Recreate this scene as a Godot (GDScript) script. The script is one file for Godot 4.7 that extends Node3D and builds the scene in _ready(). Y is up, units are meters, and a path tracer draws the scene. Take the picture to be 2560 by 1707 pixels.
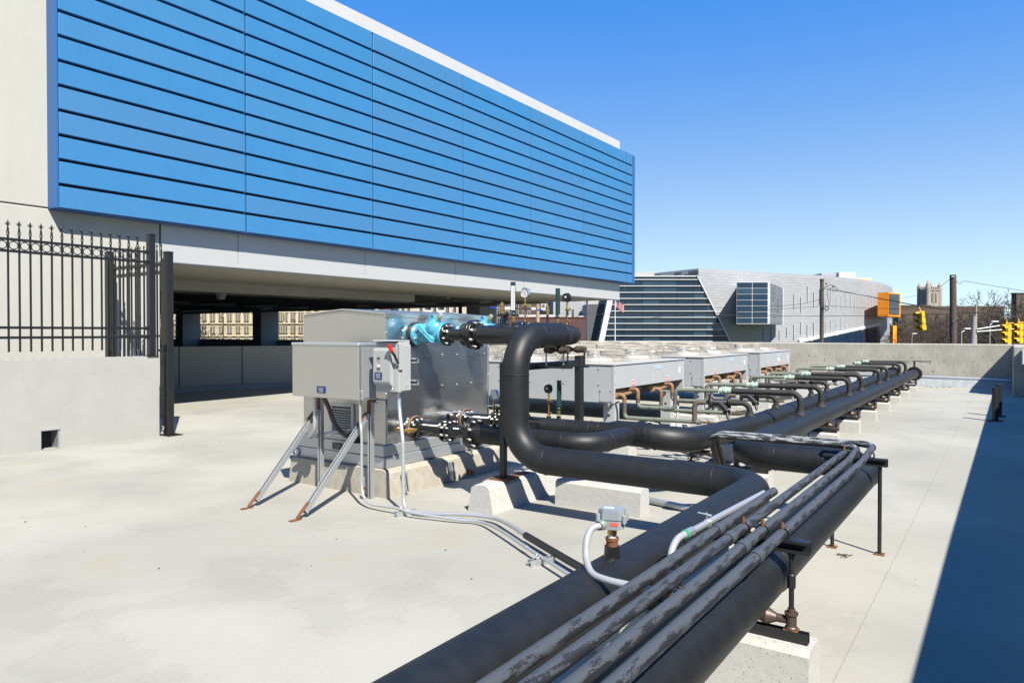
extends Node3D
# A parking-deck roof: chilled-water pump enclosure, pipe headers, fan-coil coolers, blue screen wall and a street beyond.
# World: camera stands at x = 0, z = 0; the pipe headers run away along -z; y is up, metres.

const EYE := Vector3(0, 1.45, 0)
const YAW := 0.602476
const FOCAL := 1800.0
var fwd := Vector3(-sin(YAW), 0, -cos(YAW))
var rgt := Vector3(cos(YAW), 0, -sin(YAW))
var rng := RandomNumberGenerator.new()
var M := {}
var names := {}
var origin := {}

class MB:
	var v := PackedVector3Array()
	var n := PackedVector3Array()
	var t := PackedVector2Array()
	var ix := PackedInt32Array()
	func vert(p: Vector3, nn: Vector3, uv := Vector2.ZERO) -> int:
		v.append(p); n.append(nn); t.append(uv)
		return v.size() - 1
	func tri(a: Vector3, b: Vector3, c: Vector3, out: Vector3) -> void:
		var nn := (b - a).cross(c - a)
		if nn.dot(out) < 0.0:
			var q := b
			b = c
			c = q
			nn = -nn
		nn = nn.normalized()
		var k := vert(a, nn)
		vert(b, nn); vert(c, nn)
		ix.append_array([k, k + 2, k + 1])
	func quad(a: Vector3, b: Vector3, c: Vector3, d: Vector3, out: Vector3, uvs := []) -> void:
		var nn := (c - a).cross(d - b)
		if nn.dot(out) < 0.0:
			var q := b
			b = d
			d = q
			if uvs.size() == 4:
				uvs = [uvs[0], uvs[3], uvs[2], uvs[1]]
			nn = -nn
		nn = nn.normalized()
		if uvs.size() != 4:
			uvs = [Vector2.ZERO, Vector2.ZERO, Vector2.ZERO, Vector2.ZERO]
		var k := vert(a, nn, uvs[0])
		vert(b, nn, uvs[1]); vert(c, nn, uvs[2]); vert(d, nn, uvs[3])
		ix.append_array([k, k + 2, k + 1, k, k + 3, k + 2])
	# box with chamfered edges; e = chamfer, bs = its axes
	func box(c: Vector3, s: Vector3, e := 0.0, bs := Basis()) -> MB:
		var h := s * 0.5
		e = minf(e, minf(h.x, minf(h.y, h.z)) * 0.9)
		for ax in 3:
			var u := (ax + 1) % 3
			var w := (ax + 2) % 3
			for sg in [-1.0, 1.0]:
				var pts := []
				for q in [[-1, -1], [1, -1], [1, 1], [-1, 1]]:
					var p := Vector3.ZERO
					p[ax] = sg * h[ax]
					p[u] = q[0] * (h[u] - e)
					p[w] = q[1] * (h[w] - e)
					pts.append(c + bs * p)
				var o := Vector3.ZERO
				o[ax] = sg
				quad(pts[0], pts[1], pts[2], pts[3], bs * o)
			if e > 0.0:
				for su in [-1.0, 1.0]:
					for sw in [-1.0, 1.0]:
						var a1 := Vector3.ZERO
						a1[u] = su * h[u]; a1[w] = sw * (h[w] - e); a1[ax] = -(h[ax] - e)
						var b1 := Vector3.ZERO
						b1[u] = su * (h[u] - e); b1[w] = sw * h[w]; b1[ax] = -(h[ax] - e)
						var a2 := a1
						a2[ax] = h[ax] - e
						var b2 := b1
						b2[ax] = h[ax] - e
						var o2 := Vector3.ZERO
						o2[u] = su; o2[w] = sw
						quad(c + bs * a1, c + bs * a2, c + bs * b2, c + bs * b1, bs * o2)
		if e > 0.0:
			for sx in [-1.0, 1.0]:
				for sy in [-1.0, 1.0]:
					for sz in [-1.0, 1.0]:
						var sgn := Vector3(sx, sy, sz)
						var i := Vector3(h.x - e, h.y - e, h.z - e) * sgn
						tri(c + bs * Vector3(sx * h.x, i.y, i.z), c + bs * Vector3(i.x, sy * h.y, i.z), c + bs * Vector3(i.x, i.y, sz * h.z), bs * sgn)
		return self
	func span(x0: float, x1: float, y0: float, y1: float, z0: float, z1: float, e := 0.0) -> MB:
		return box(Vector3((x0 + x1) / 2, (y0 + y1) / 2, (z0 + z1) / 2), Vector3(absf(x1 - x0), absf(y1 - y0), absf(z1 - z0)), e)
	# round section swept along a line of points; rs = one radius or one for each point
	func tube(path: Array, rs, seg := 16, cap := true) -> MB:
		var m := path.size()
		var prev := Vector3.ZERO
		var run := 0.0
		var base := v.size()
		for k in m:
			var tg: Vector3
			if k == 0:
				tg = path[1] - path[0]
			elif k == m - 1:
				tg = path[k] - path[k - 1]
			else:
				tg = (path[k + 1] - path[k]).normalized() + (path[k] - path[k - 1]).normalized()
			tg = tg.normalized()
			if k == 0:
				prev = tg.cross(Vector3.UP if absf(tg.y) < 0.9 else Vector3.RIGHT).normalized()
			prev = (prev - tg * prev.dot(tg)).normalized()
			var yy := tg.cross(prev)
			var r: float = rs[k] if rs is Array else rs
			if k > 0:
				run += (path[k] - path[k - 1]).length()
			for j in seg + 1:
				var a := TAU * j / seg
				var d := prev * cos(a) + yy * sin(a)
				vert(path[k] + d * r, d, Vector2(float(j) / seg, run))
			if k > 0:
				for j in seg:
					var p := base + (k - 1) * (seg + 1) + j
					var q := p + seg + 1
					ix.append_array([p, q + 1, p + 1, p, q, q + 1])
			if cap and (k == 0 or k == m - 1):
				var o := -tg if k == 0 else tg
				var cc := vert(path[k], o)
				var st := v.size()
				for j in seg + 1:
					var a := TAU * j / seg
					vert(path[k] + (prev * cos(a) + yy * sin(a)) * r, o)
				for j in seg:
					if k == 0:
						ix.append_array([cc, st + j, st + j + 1])
					else:
						ix.append_array([cc, st + j + 1, st + j])
				if k == 0:
					# rings must stay regular: start the sweep's rings again after the cap
					base = v.size()
					for j in seg + 1:
						var a := TAU * j / seg
						var d := prev * cos(a) + yy * sin(a)
						vert(path[k] + d * r, d, Vector2(float(j) / seg, 0))
		return self
	# profile of [distance along axis, radius] turned round an axis
	func lathe(c: Vector3, axis: Vector3, prof: Array, seg := 20) -> MB:
		axis = axis.normalized()
		var xx := axis.cross(Vector3.UP if absf(axis.y) < 0.9 else Vector3.RIGHT).normalized()
		var yy := axis.cross(xx)
		for k in prof.size() - 1:
			var a: Array = prof[k]
			var b: Array = prof[k + 1]
			var dt: float = b[0] - a[0]
			var dr: float = b[1] - a[1]
			var l := sqrt(dt * dt + dr * dr)
			if l < 1e-6:
				continue
			var st := v.size()
			for j in seg + 1:
				var an := TAU * j / seg
				var d := xx * cos(an) + yy * sin(an)
				var nn := (d * dt - axis * dr) / l
				vert(c + axis * a[0] + d * a[1], nn, Vector2(float(j) / seg, a[0]))
				vert(c + axis * b[0] + d * b[1], nn, Vector2(float(j) / seg, b[0]))
			for j in seg:
				var p := st + j * 2
				ix.append_array([p, p + 3, p + 2, p, p + 1, p + 3])
		return self
	func ball(c: Vector3, r: float, seg := 16) -> MB:
		var st := v.size()
		var rows := seg / 2
		for i in rows + 1:
			var th := PI * i / rows
			for j in seg + 1:
				var ph := TAU * j / seg
				var d := Vector3(sin(th) * cos(ph), cos(th), sin(th) * sin(ph))
				vert(c + d * r, d)
		for i in rows:
			for j in seg:
				var p := st + i * (seg + 1) + j
				var q := p + seg + 1
				ix.append_array([p, q + 1, p + 1, p, q, q + 1])
		return self
	func ring(c: Vector3, axis: Vector3, R: float, r: float, seg := 20, sub := 8) -> MB:
		var xx := axis.cross(Vector3.UP if absf(axis.y) < 0.9 else Vector3.RIGHT).normalized()
		var yy := axis.cross(xx).normalized()
		var st := v.size()
		for i in seg + 1:
			var a := TAU * i / seg
			var d := xx * cos(a) + yy * sin(a)
			for j in sub + 1:
				var b := TAU * j / sub
				var nn := d * cos(b) + axis.normalized() * sin(b)
				vert(c + d * R + nn * r, nn)
		for i in seg:
			for j in sub:
				var p := st + i * (sub + 1) + j
				var q := p + sub + 1
				ix.append_array([p, q + 1, q, p, p + 1, q + 1])
		return self
	# flat outline (given as points in a plane) pushed along out by depth
	func slab(pts: Array, out: Vector3) -> MB:
		var o := out.normalized()
		var xx: Vector3 = (pts[1] - pts[0]).normalized()
		var yy := o.cross(xx).normalized()
		var flat := PackedVector2Array()
		for p in pts:
			flat.append(Vector2((p - pts[0]).dot(xx), (p - pts[0]).dot(yy)))
		var tr := Geometry2D.triangulate_polygon(flat)
		for k in range(0, tr.size(), 3):
			tri(pts[tr[k]] + out, pts[tr[k + 1]] + out, pts[tr[k + 2]] + out, o)
			tri(pts[tr[k]], pts[tr[k + 1]], pts[tr[k + 2]], -o)
		var area := 0.0
		for k in flat.size():
			var a := flat[k]
			var b := flat[(k + 1) % flat.size()]
			area += a.cross(b)
		for k in pts.size():
			var a: Vector3 = pts[k]
			var b: Vector3 = pts[(k + 1) % pts.size()]
			quad(a, b, b + out, a + out, (b - a).cross(o) * signf(area))
		return self
	func mesh() -> ArrayMesh:
		var a := []
		a.resize(Mesh.ARRAY_MAX)
		a[Mesh.ARRAY_VERTEX] = v
		a[Mesh.ARRAY_NORMAL] = n
		a[Mesh.ARRAY_TEX_UV] = t
		a[Mesh.ARRAY_INDEX] = ix
		var m := ArrayMesh.new()
		m.add_surface_from_arrays(Mesh.PRIMITIVE_TRIANGLES, a)
		return m
	func shift(o: Vector3) -> MB:
		for k in v.size():
			v[k] -= o
		return self

func mb() -> MB:
	return MB.new()

# ---- naming, things and parts ----
func numbered(called: String) -> String:
	if not names.has(called):
		names[called] = 0
		return called
	names[called] += 1
	return "%s_%03d" % [called, names[called]]

func thing(called: String, label: String, category: String, at := Vector3.ZERO, group := "") -> Node3D:
	var o := Node3D.new()
	o.name = numbered(called)
	add_child(o)
	o.position = at
	origin[o] = at
	o.set_meta("label", label)
	o.set_meta("category", category)
	if group:
		o.set_meta("group", group)
	return o

func part(parent: Node3D, called: String, g: MB, m: Material, label := "", stuff := false) -> MeshInstance3D:
	var o := MeshInstance3D.new()
	o.name = called
	origin[o] = origin[parent]
	g.shift(origin[parent])
	o.mesh = g.mesh()
	o.material_override = m
	parent.add_child(o, true)
	if label:
		o.set_meta("label", label)
	if stuff:
		o.set_meta("kind", "stuff")
	return o

# a shared mesh placed again as another part of the same kind
func again(parent: Node3D, called: String, mesh: Mesh, m: Material, at: Vector3, bs := Basis()) -> MeshInstance3D:
	var o := MeshInstance3D.new()
	o.name = called
	o.mesh = mesh
	o.material_override = m
	o.transform = Transform3D(bs, at - origin[parent])
	origin[o] = at
	parent.add_child(o, true)
	return o

func single(called: String, label: String, category: String, g: MB, m: Material, at := Vector3.ZERO, group := "") -> MeshInstance3D:
	var o := MeshInstance3D.new()
	o.name = numbered(called)
	origin[o] = at
	g.shift(at)
	o.mesh = g.mesh()
	o.material_override = m
	o.position = at
	add_child(o)
	o.set_meta("label", label)
	o.set_meta("category", category)
	if group:
		o.set_meta("group", group)
	return o

func structure(called: String, g: MB, m: Material) -> MeshInstance3D:
	var o := MeshInstance3D.new()
	o.name = numbered(called)
	origin[o] = Vector3.ZERO
	o.mesh = g.mesh()
	o.material_override = m
	add_child(o)
	o.set_meta("kind", "structure")
	return o

# ---- geometry helpers ----
# corners of a line of points rounded to bend radius R
func bend(pts: Array, R, n := 8) -> Array:
	var out := [pts[0]]
	for k in range(1, pts.size() - 1):
		var p: Vector3 = pts[k]
		var a: Vector3 = (pts[k - 1] - p).normalized()
		var b: Vector3 = (pts[k + 1] - p).normalized()
		var rr: float = R[k - 1] if R is Array else R
		var half := acos(clampf(a.dot(b), -1, 1)) / 2.0
		var d := minf(rr / tan(half), minf((pts[k - 1] - p).length(), (pts[k + 1] - p).length()) * 0.5 if rr > 9 else 99.0)
		var r := d * tan(half)
		var c := p + (a + b).normalized() * (r / sin(half))
		var s := p + a * d - c
		var e := p + b * d - c
		for i in n + 1:
			out.append(c + s.slerp(e, float(i) / n))
	out.append(pts[-1])
	return out

func curve(pts: Array, n := 8) -> Array:
	var out := []
	for k in pts.size() - 1:
		var p0: Vector3 = pts[maxi(k - 1, 0)]
		var p3: Vector3 = pts[mini(k + 2, pts.size() - 1)]
		for i in n:
			out.append(pts[k].cubic_interpolate(pts[k + 1], p0, p3, float(i) / n))
	out.append(pts[-1])
	return out

# a point by its place in the photograph and its distance along the lens axis, level camera
func far(u: float, vv: float, d: float) -> Vector3:
	return EYE + fwd * d + rgt * ((u - 1280.0) / FOCAL * d) + Vector3.UP * ((831.0 - vv) / FOCAL * d)

func deck(z: float) -> float:
	return 0.0075 * maxf(0.0, -z - 6.0)

func bolts(g: MB, c: Vector3, axis: Vector3, R: float, n: int, r: float, h: float, turn := 0.0) -> MB:
	axis = axis.normalized()
	var xx := axis.cross(Vector3.UP if absf(axis.y) < 0.9 else Vector3.RIGHT).normalized()
	var yy := axis.cross(xx)
	for k in n:
		var a := TAU * (k + 0.5) / n + turn
		var p := c + (xx * cos(a) + yy * sin(a)) * R
		g.lathe(p, axis, [[0, r], [h * 0.55, r], [h * 0.55, r * 0.55], [h, r * 0.55], [h, 0]], 6)
	return g

func flange(g: MB, c: Vector3, axis: Vector3, r: float, th: float, hub := 0.0, seg := 28) -> MB:
	g.lathe(c, axis, [[0, hub], [0, r - 0.003], [0.003, r], [th - 0.003, r], [th, r - 0.003], [th, hub]], seg)
	return g

func weld(g: MB, c: Vector3, axis: Vector3, r: float) -> MB:
	return g.ring(c, axis.normalized(), r, 0.0045, 28, 6)

# ---- materials ----
func bare(r: float, g: float, b: float) -> Color:
	return Color(r, g, b).linear_to_srgb()

# the colours below were first matched for a lower exposure; ALB brings them to the one in use
const ALB := 0.67

func lin(r: float, g: float, b: float) -> Color:
	return bare(r * ALB, g * ALB, b * ALB)

func plain(r: float, g: float, b: float, rough := 0.7, metal := 0.0) -> StandardMaterial3D:
	var m := StandardMaterial3D.new()
	m.albedo_color = bare(r, g, b) if metal > 0.5 else lin(r, g, b)
	m.roughness = rough
	m.metallic = metal
	return m

func noise(sd: int, freq: float, oct := 5, kind := FastNoiseLite.TYPE_SIMPLEX_SMOOTH) -> FastNoiseLite:
	var f := FastNoiseLite.new()
	f.seed = sd
	f.noise_type = kind
	f.frequency = freq
	f.fractal_octaves = oct
	f.fractal_type = FastNoiseLite.FRACTAL_FBM
	return f

# grey noise image as bytes, seamless, contrast spread to the full range
func field(sd: int, freq: float, size: int, oct := 5, kind := FastNoiseLite.TYPE_SIMPLEX_SMOOTH) -> PackedByteArray:
	var im := noise(sd, freq, oct, kind).get_seamless_image(size, size, false, false, 0.15, true)
	im.convert(Image.FORMAT_L8)
	return im.get_data()

# squeeze a square field along one axis: stretched streaks
func stretched(src: PackedByteArray, size: int, kx: int, ky: int) -> PackedByteArray:
	var out := PackedByteArray()
	out.resize(size * size)
	for y in size:
		var yy := (y * ky) % size
		for x in size:
			out[y * size + x] = src[yy * size + (x * kx) % size]
	return out

func mixed(a: PackedByteArray, b: PackedByteArray, w: float) -> PackedByteArray:
	var out := PackedByteArray()
	out.resize(a.size())
	for i in a.size():
		out[i] = int(a[i] * (1.0 - w) + b[i] * w)
	return out

func texture(bytes: PackedByteArray, size: int) -> ImageTexture:
	var im := Image.create_from_data(size, size, false, Image.FORMAT_RGB8, bytes)
	im.generate_mipmaps()
	return ImageTexture.create_from_image(im)

func grey_texture(bytes: PackedByteArray, size: int) -> ImageTexture:
	var im := Image.create_from_data(size, size, false, Image.FORMAT_L8, bytes)
	return ImageTexture.create_from_image(im)

func tri(m: StandardMaterial3D, scale, world := true) -> StandardMaterial3D:
	m.uv1_triplanar = true
	m.uv1_world_triplanar = world
	m.uv1_triplanar_sharpness = 4.0
	m.uv1_scale = scale if scale is Vector3 else Vector3(scale, scale, scale)
	return m

# colour swings between a and b by field f, with dark/other coloured spots where field g is past cut
func blend_tex(size: int, f: PackedByteArray, a: Color, b: Color, g := PackedByteArray(), cut := 256.0, soft := 20.0, spot := Color.BLACK) -> ImageTexture:
	var out := PackedByteArray()
	out.resize(size * size * 3)
	var has := g.size() > 0
	for i in size * size:
		var c := a.lerp(b, f[i] / 255.0)
		if has:
			c = c.lerp(spot, clampf((g[i] - cut) / soft, 0, 1))
		out[i * 3] = clampi(int(c.r * 255.0), 0, 255)
		out[i * 3 + 1] = clampi(int(c.g * 255.0), 0, 255)
		out[i * 3 + 2] = clampi(int(c.b * 255.0), 0, 255)
	return texture(out, size)

func textured(tex: Texture2D, scale, rough := 0.8, metal := 0.0, world := true) -> StandardMaterial3D:
	var m := StandardMaterial3D.new()
	m.albedo_texture = tex
	m.roughness = rough
	m.metallic = metal
	return tri(m, scale, world)

func relief(m: StandardMaterial3D, tex: Texture2D, cm: float) -> StandardMaterial3D:
	m.heightmap_enabled = true
	m.heightmap_texture = tex
	m.heightmap_scale = cm
	return m

func detail(m: StandardMaterial3D, tex: Texture2D, scale) -> StandardMaterial3D:
	m.detail_enabled = true
	m.detail_albedo = tex
	m.detail_blend_mode = BaseMaterial3D.BLEND_MODE_MUL
	m.detail_uv_layer = BaseMaterial3D.DETAIL_UV_2
	m.uv2_triplanar = true
	m.uv2_world_triplanar = true
	m.uv2_triplanar_sharpness = 4.0
	m.uv2_scale = scale if scale is Vector3 else Vector3(scale, scale, scale)
	return m

func make_materials() -> void:
	var S := 512
	var cloud := field(11, 0.008, S)
	var cloud2 := field(12, 0.014, S)
	var fine := field(13, 0.12, S, 4)
	var spots := field(14, 0.035, S, 3)
	var cells := field(15, 0.055, S, 2, FastNoiseLite.TYPE_CELLULAR)
	var pits := mixed(field(18, 0.075, S, 1), field(19, 0.02, S, 2), 0.25)
	var broad := field(16, 0.004, 1024, 6)
	var broad2 := field(17, 0.011, 1024, 5)
	var streak := stretched(fine, S, 1, 8)
	var drip := stretched(cloud2, S, 6, 1)
	drip = mixed(drip, mixed(cloud, fine, 0.25), 0.6)
	var fine_tex := grey_texture(fine, S)
	var streak_tex := grey_texture(streak, S)

	# broomed deck concrete: large pale and stained patches, brown stains, fine grain
	var out := PackedByteArray()
	out.resize(1024 * 1024 * 3)
	for i in 1024 * 1024:
		var a := broad[i] / 255.0
		var b := broad2[i] / 255.0
		var k := 0.41 + 0.07 * smoothstep(0.3, 0.75, a) + 0.05 * (b - 0.5)
		# dried puddles: a slightly darker bed with a dirt line at its rim
		if b < 0.36:
			k *= 0.97
		if absf(b - 0.362) < 0.010 or absf(b - 0.31) < 0.005:
			k *= 0.957
		var st := smoothstep(0.64, 0.86, b) * smoothstep(0.35, 0.65, 1.0 - a) * 0.55
		var c := lin(k * lerpf(1.0, 0.96, st), k * lerpf(0.98, 0.885, st), k * lerpf(0.862, 0.66, st))
		out[i * 3] = int(c.r * 255.0)
		out[i * 3 + 1] = int(c.g * 255.0)
		out[i * 3 + 2] = int(c.b * 255.0)
	var deck_tex := texture(out, 1024)
	var grain := PackedByteArray()
	grain.resize(S * S * 3)
	for i in S * S:
		var q := 0.86 + 0.10 * (streak[i] / 255.0) + 0.05 * (fine[i] / 255.0)
		if spots[i] > 251:
			q *= 0.8
		for k in 3:
			grain[i * 3 + k] = clampi(int(q * 255.0), 0, 255)
	var grain_tex := texture(grain, S)
	M.deck = detail(textured(deck_tex, 1.0 / 13.0, 0.88), grain_tex, Vector3(1.1, 1.1, 1.1))
	relief(M.deck, streak_tex, 0.05)

	# cast concrete of walls: blotches, drips and air holes
	M.wall = detail(textured(blend_tex(S, mixed(drip, cloud2, 0.5), lin(0.42, 0.42, 0.395), lin(0.50, 0.50, 0.475), spots, 238, 14, lin(0.2, 0.19, 0.17)), 0.32, 0.9), grain_tex, 0.9)
	M.pier = textured(blend_tex(S, drip, lin(0.45, 0.445, 0.41), lin(0.51, 0.505, 0.47), spots, 240, 30, lin(0.40, 0.395, 0.36)), Vector3(0.16, 0.16, 0.16), 0.9)
	M.parapet = detail(textured(blend_tex(S, drip, lin(0.33, 0.31, 0.26), lin(0.66, 0.64, 0.57), spots, 214, 12, lin(0.09, 0.085, 0.075)), Vector3(0.4, 0.4, 0.4), 0.92), grain_tex, 1.0)
	M.sleeper = textured(blend_tex(S, cloud2, lin(0.46, 0.46, 0.445), lin(0.53, 0.53, 0.515), pits, 194, 12, lin(0.19, 0.165, 0.125)), 2.6, 0.9)
	M.pad = textured(blend_tex(S, cloud, lin(0.36, 0.325, 0.26), lin(0.46, 0.435, 0.38), pits, 200, 12, lin(0.17, 0.15, 0.115)), 1.9, 0.9)
	M.sealed = textured(blend_tex(S, cloud2, lin(0.24, 0.26, 0.28), lin(0.36, 0.38, 0.40), spots, 236, 16, lin(0.2, 0.2, 0.2)), 0.9, 0.6)
	M.dark_concrete = textured(blend_tex(S, mixed(drip, cloud2, 0.5), lin(0.40, 0.395, 0.365), lin(0.49, 0.485, 0.455), spots, 232, 14, lin(0.24, 0.22, 0.2)), 0.4, 0.92)
	M.beam = textured(blend_tex(S, cloud, lin(0.42, 0.41, 0.375), lin(0.49, 0.48, 0.44)), 0.5, 0.92)
	M.soffit = textured(blend_tex(S, cloud, lin(0.50, 0.47, 0.39), lin(0.56, 0.53, 0.45)), 0.35, 0.85)

	# painted steel
	var blue := blend_tex(S, drip, lin(0.036, 0.195, 0.44), lin(0.050, 0.228, 0.485))
	M.blue = textured(blue, Vector3(0.35, 0.35, 0.35), 0.4, 0.0)
	M.blue_alt = textured(blend_tex(S, drip, lin(0.040, 0.200, 0.44), lin(0.056, 0.230, 0.48)), Vector3(0.28, 0.28, 0.28), 0.44, 0.0)
	M.blue_dull = textured(blend_tex(S, mixed(drip, cloud2, 0.4), lin(0.052, 0.196, 0.41), lin(0.046, 0.212, 0.47)), Vector3(0.3, 0.3, 0.3), 0.5, 0.0)
	M.blue_trim = plain(0.024, 0.125, 0.36, 0.45, 0.0)
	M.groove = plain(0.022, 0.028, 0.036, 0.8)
	M.fascia = textured(blend_tex(S, fine, lin(0.49, 0.50, 0.51), lin(0.54, 0.55, 0.56)), 1.2, 0.3, 0.1)
	M.white_panel = textured(blend_tex(S, cloud, lin(0.53, 0.535, 0.54), lin(0.57, 0.575, 0.58)), 0.3, 0.55)
	M.pipe = textured(blend_tex(S, cloud2, lin(0.012, 0.0135, 0.016), lin(0.022, 0.024, 0.027), spots, 240, 40, lin(0.065, 0.065, 0.068)), 1.3, 0.5)
	M.pipe.metallic_specular = 0.42
	detail(M.pipe, blend_tex(S, streak, Color(0.8, 0.8, 0.8), Color(1, 1, 1)), 2.0)
	M.pipe_gloss = textured(blend_tex(S, cloud2, lin(0.010, 0.011, 0.012), lin(0.018, 0.018, 0.019), spots, 236, 14, lin(0.16, 0.06, 0.018)), 3.0, 0.22)
	M.black_steel = textured(blend_tex(S, fine, lin(0.010, 0.011, 0.012), lin(0.022, 0.023, 0.025), spots, 232, 14, lin(0.10, 0.05, 0.025)), 2.6, 0.42)
	M.strut_black = textured(blend_tex(S, fine, lin(0.010, 0.011, 0.012), lin(0.024, 0.025, 0.027), fine, 206, 10, lin(0.26, 0.28, 0.28)), 4.0, 0.45)
	M.insul = textured(blend_tex(S, fine, lin(0.012, 0.012, 0.014), lin(0.022, 0.022, 0.024)), 2.0, 0.75)
	M.fence = plain(0.010, 0.011, 0.012, 0.38)
	M.rust = textured(blend_tex(S, fine, lin(0.10, 0.035, 0.014), lin(0.28, 0.12, 0.05)), 9.0, 0.9)
	M.brown_bronze = textured(blend_tex(S, fine, lin(0.08, 0.06, 0.05), lin(0.17, 0.13, 0.11)), 6.0, 0.5, 0.5)

	# bare metal
	M.alu = textured(blend_tex(S, drip, bare(0.62, 0.63, 0.65), bare(0.69, 0.695, 0.705)), 0.9, 0.19, 0.97)
	relief(M.alu, grey_texture(field(31, 0.005, S, 1), S), 0.5)
	M.alu_dull = textured(blend_tex(S, streak, bare(0.46, 0.45, 0.42), bare(0.54, 0.53, 0.50)), 1.0, 0.36, 0.88)
	relief(M.alu_dull, grey_texture(field(32, 0.006, S, 2), S), 0.3)
	M.galv = textured(blend_tex(S, cells, bare(0.36, 0.38, 0.40), bare(0.50, 0.52, 0.54)), 3.0, 0.42, 0.7)
	M.conduit = textured(blend_tex(S, streak, bare(0.42, 0.43, 0.44), bare(0.52, 0.53, 0.54)), 3.0, 0.36, 0.65)
	M.bolt = plain(0.55, 0.56, 0.57, 0.32, 0.8)
	M.brass = plain(0.42, 0.28, 0.09, 0.32, 0.85)
	M.bronze = textured(blend_tex(S, fine, lin(0.20, 0.11, 0.045), lin(0.34, 0.20, 0.08)), 8.0, 0.5, 0.5)
	M.copper_green = textured(blend_tex(S, fine, lin(0.12, 0.135, 0.105), lin(0.22, 0.26, 0.21), cloud, 170, 60, lin(0.10, 0.085, 0.065)), 2.4, 0.75)
	M.copper_brown = textured(blend_tex(S, fine, lin(0.075, 0.058, 0.048), lin(0.14, 0.11, 0.095)), 4.0, 0.65)
	M.valve_green = textured(blend_tex(S, fine, lin(0.30, 0.44, 0.36), lin(0.44, 0.57, 0.48), spots, 225, 20, lin(0.2, 0.16, 0.1)), 6.0, 0.7)
	M.orange_pipe = textured(blend_tex(S, fine, lin(0.22, 0.13, 0.06), lin(0.30, 0.19, 0.085)), 3.0, 0.6)
	M.orange_elbow = textured(blend_tex(S, fine, lin(0.20, 0.095, 0.05), lin(0.31, 0.17, 0.08)), 5.0, 0.6)

	# plastics, paint, labels
	M.cooler = textured(blend_tex(S, drip, lin(0.41, 0.43, 0.445), lin(0.47, 0.49, 0.505)), 0.7, 0.5)
	M.cooler_edge = plain(0.45, 0.46, 0.46, 0.5)
	M.guard = textured(blend_tex(S, cloud2, lin(0.44, 0.41, 0.34), lin(0.54, 0.51, 0.45), fine, 150, 40, lin(0.34, 0.20, 0.09)), 2.0, 0.5)
	M.cone = textured(blend_tex(S, cloud2, lin(0.42, 0.40, 0.35), lin(0.58, 0.56, 0.52), fine, 165, 40, lin(0.34, 0.23, 0.12)), 1.5, 0.45, 0.3)
	M.switch = plain(0.40, 0.42, 0.42, 0.42)
	M.cyan = plain(0.10, 0.42, 0.60, 0.3)
	M.red = plain(0.62, 0.012, 0.012, 0.35)
	M.navy = plain(0.012, 0.035, 0.16, 0.4)
	M.white = plain(0.72, 0.72, 0.70, 0.5)
	M.black = plain(0.008, 0.008, 0.009, 0.5)
	M.actuator = plain(0.28, 0.31, 0.34, 0.45)
	M.flex = plain(0.34, 0.355, 0.38, 0.5)
	M.green = plain(0.02, 0.42, 0.14, 0.5)
	M.blue_grip = plain(0.01, 0.07, 0.50, 0.4)
	M.dark_green = plain(0.012, 0.045, 0.047, 0.4)
	M.label_grey = plain(0.34, 0.33, 0.31, 0.5)
	M.plate = plain(0.05, 0.05, 0.05, 0.5)
	M.pale_blue_label = plain(0.42, 0.55, 0.66, 0.5)
	M.label_red = plain(0.70, 0.11, 0.08, 0.5)
	M.dirt = textured(blend_tex(S, fine, lin(0.06, 0.04, 0.025), lin(0.16, 0.11, 0.07)), 6.0, 0.95)
	M.clear = plain(0.7, 0.72, 0.6, 0.1)
	M.clear.transparency = BaseMaterial3D.TRANSPARENCY_ALPHA
	M.clear.albedo_color.a = 0.35
	M.yellow_fluid = plain(0.55, 0.47, 0.07, 0.4)
	M.lamp = plain(0.62, 0.62, 0.60, 0.4)

	# flaking grey paint over dark pipe: u runs round the pipe (0.25 = top), v along it
	M.flaked = flaked(21, -0.10, lin(0.062, 0.070, 0.086), lin(0.015, 0.016, 0.020))
	M.flaked_alt = flaked(57, -0.02, lin(0.058, 0.066, 0.082), lin(0.015, 0.016, 0.020))
	M.flaked_pale = flaked(23, 0.50, lin(0.30, 0.32, 0.33), lin(0.012, 0.012, 0.014))

	# far things
	M.grey_panel = plain(0.38, 0.395, 0.42, 0.5)
	M.grey_panel2 = plain(0.39, 0.405, 0.43, 0.5)
	M.grey_panel3 = plain(0.365, 0.38, 0.405, 0.5)
	M.joint = plain(0.30, 0.31, 0.33, 0.8)
	M.slate_panel = plain(0.085, 0.09, 0.10, 0.6)
	M.slate_panel2 = plain(0.105, 0.11, 0.12, 0.6)
	M.frame_white = plain(0.66, 0.67, 0.68, 0.45)
	M.glass = plain(0.010, 0.030, 0.066, 0.05)
	M.glass2 = plain(0.022, 0.060, 0.10, 0.05)
	M.glass_dark = plain(0.006, 0.010, 0.018, 0.05)
	M.atrium_glass = plain(0.012, 0.034, 0.07, 0.04)
	M.atrium_glass2 = plain(0.03, 0.075, 0.12, 0.04)
	for m in [M.atrium_glass, M.atrium_glass2]:
		m.transparency = BaseMaterial3D.TRANSPARENCY_ALPHA
		m.albedo_color.a = 0.66
	M.interior = plain(0.42, 0.42, 0.42, 0.8)
	M.orange = plain(1.35, 0.40, 0.008, 0.5)
	M.stone = textured(blend_tex(S, fine, lin(0.42, 0.34, 0.235), lin(0.50, 0.42, 0.30)), 0.2, 0.9)
	M.stone_pale = plain(0.58, 0.50, 0.36, 0.9)
	M.pane = plain(0.045, 0.05, 0.05, 0.15)
	M.cream = plain(0.60, 0.54, 0.38, 0.7)
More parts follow.
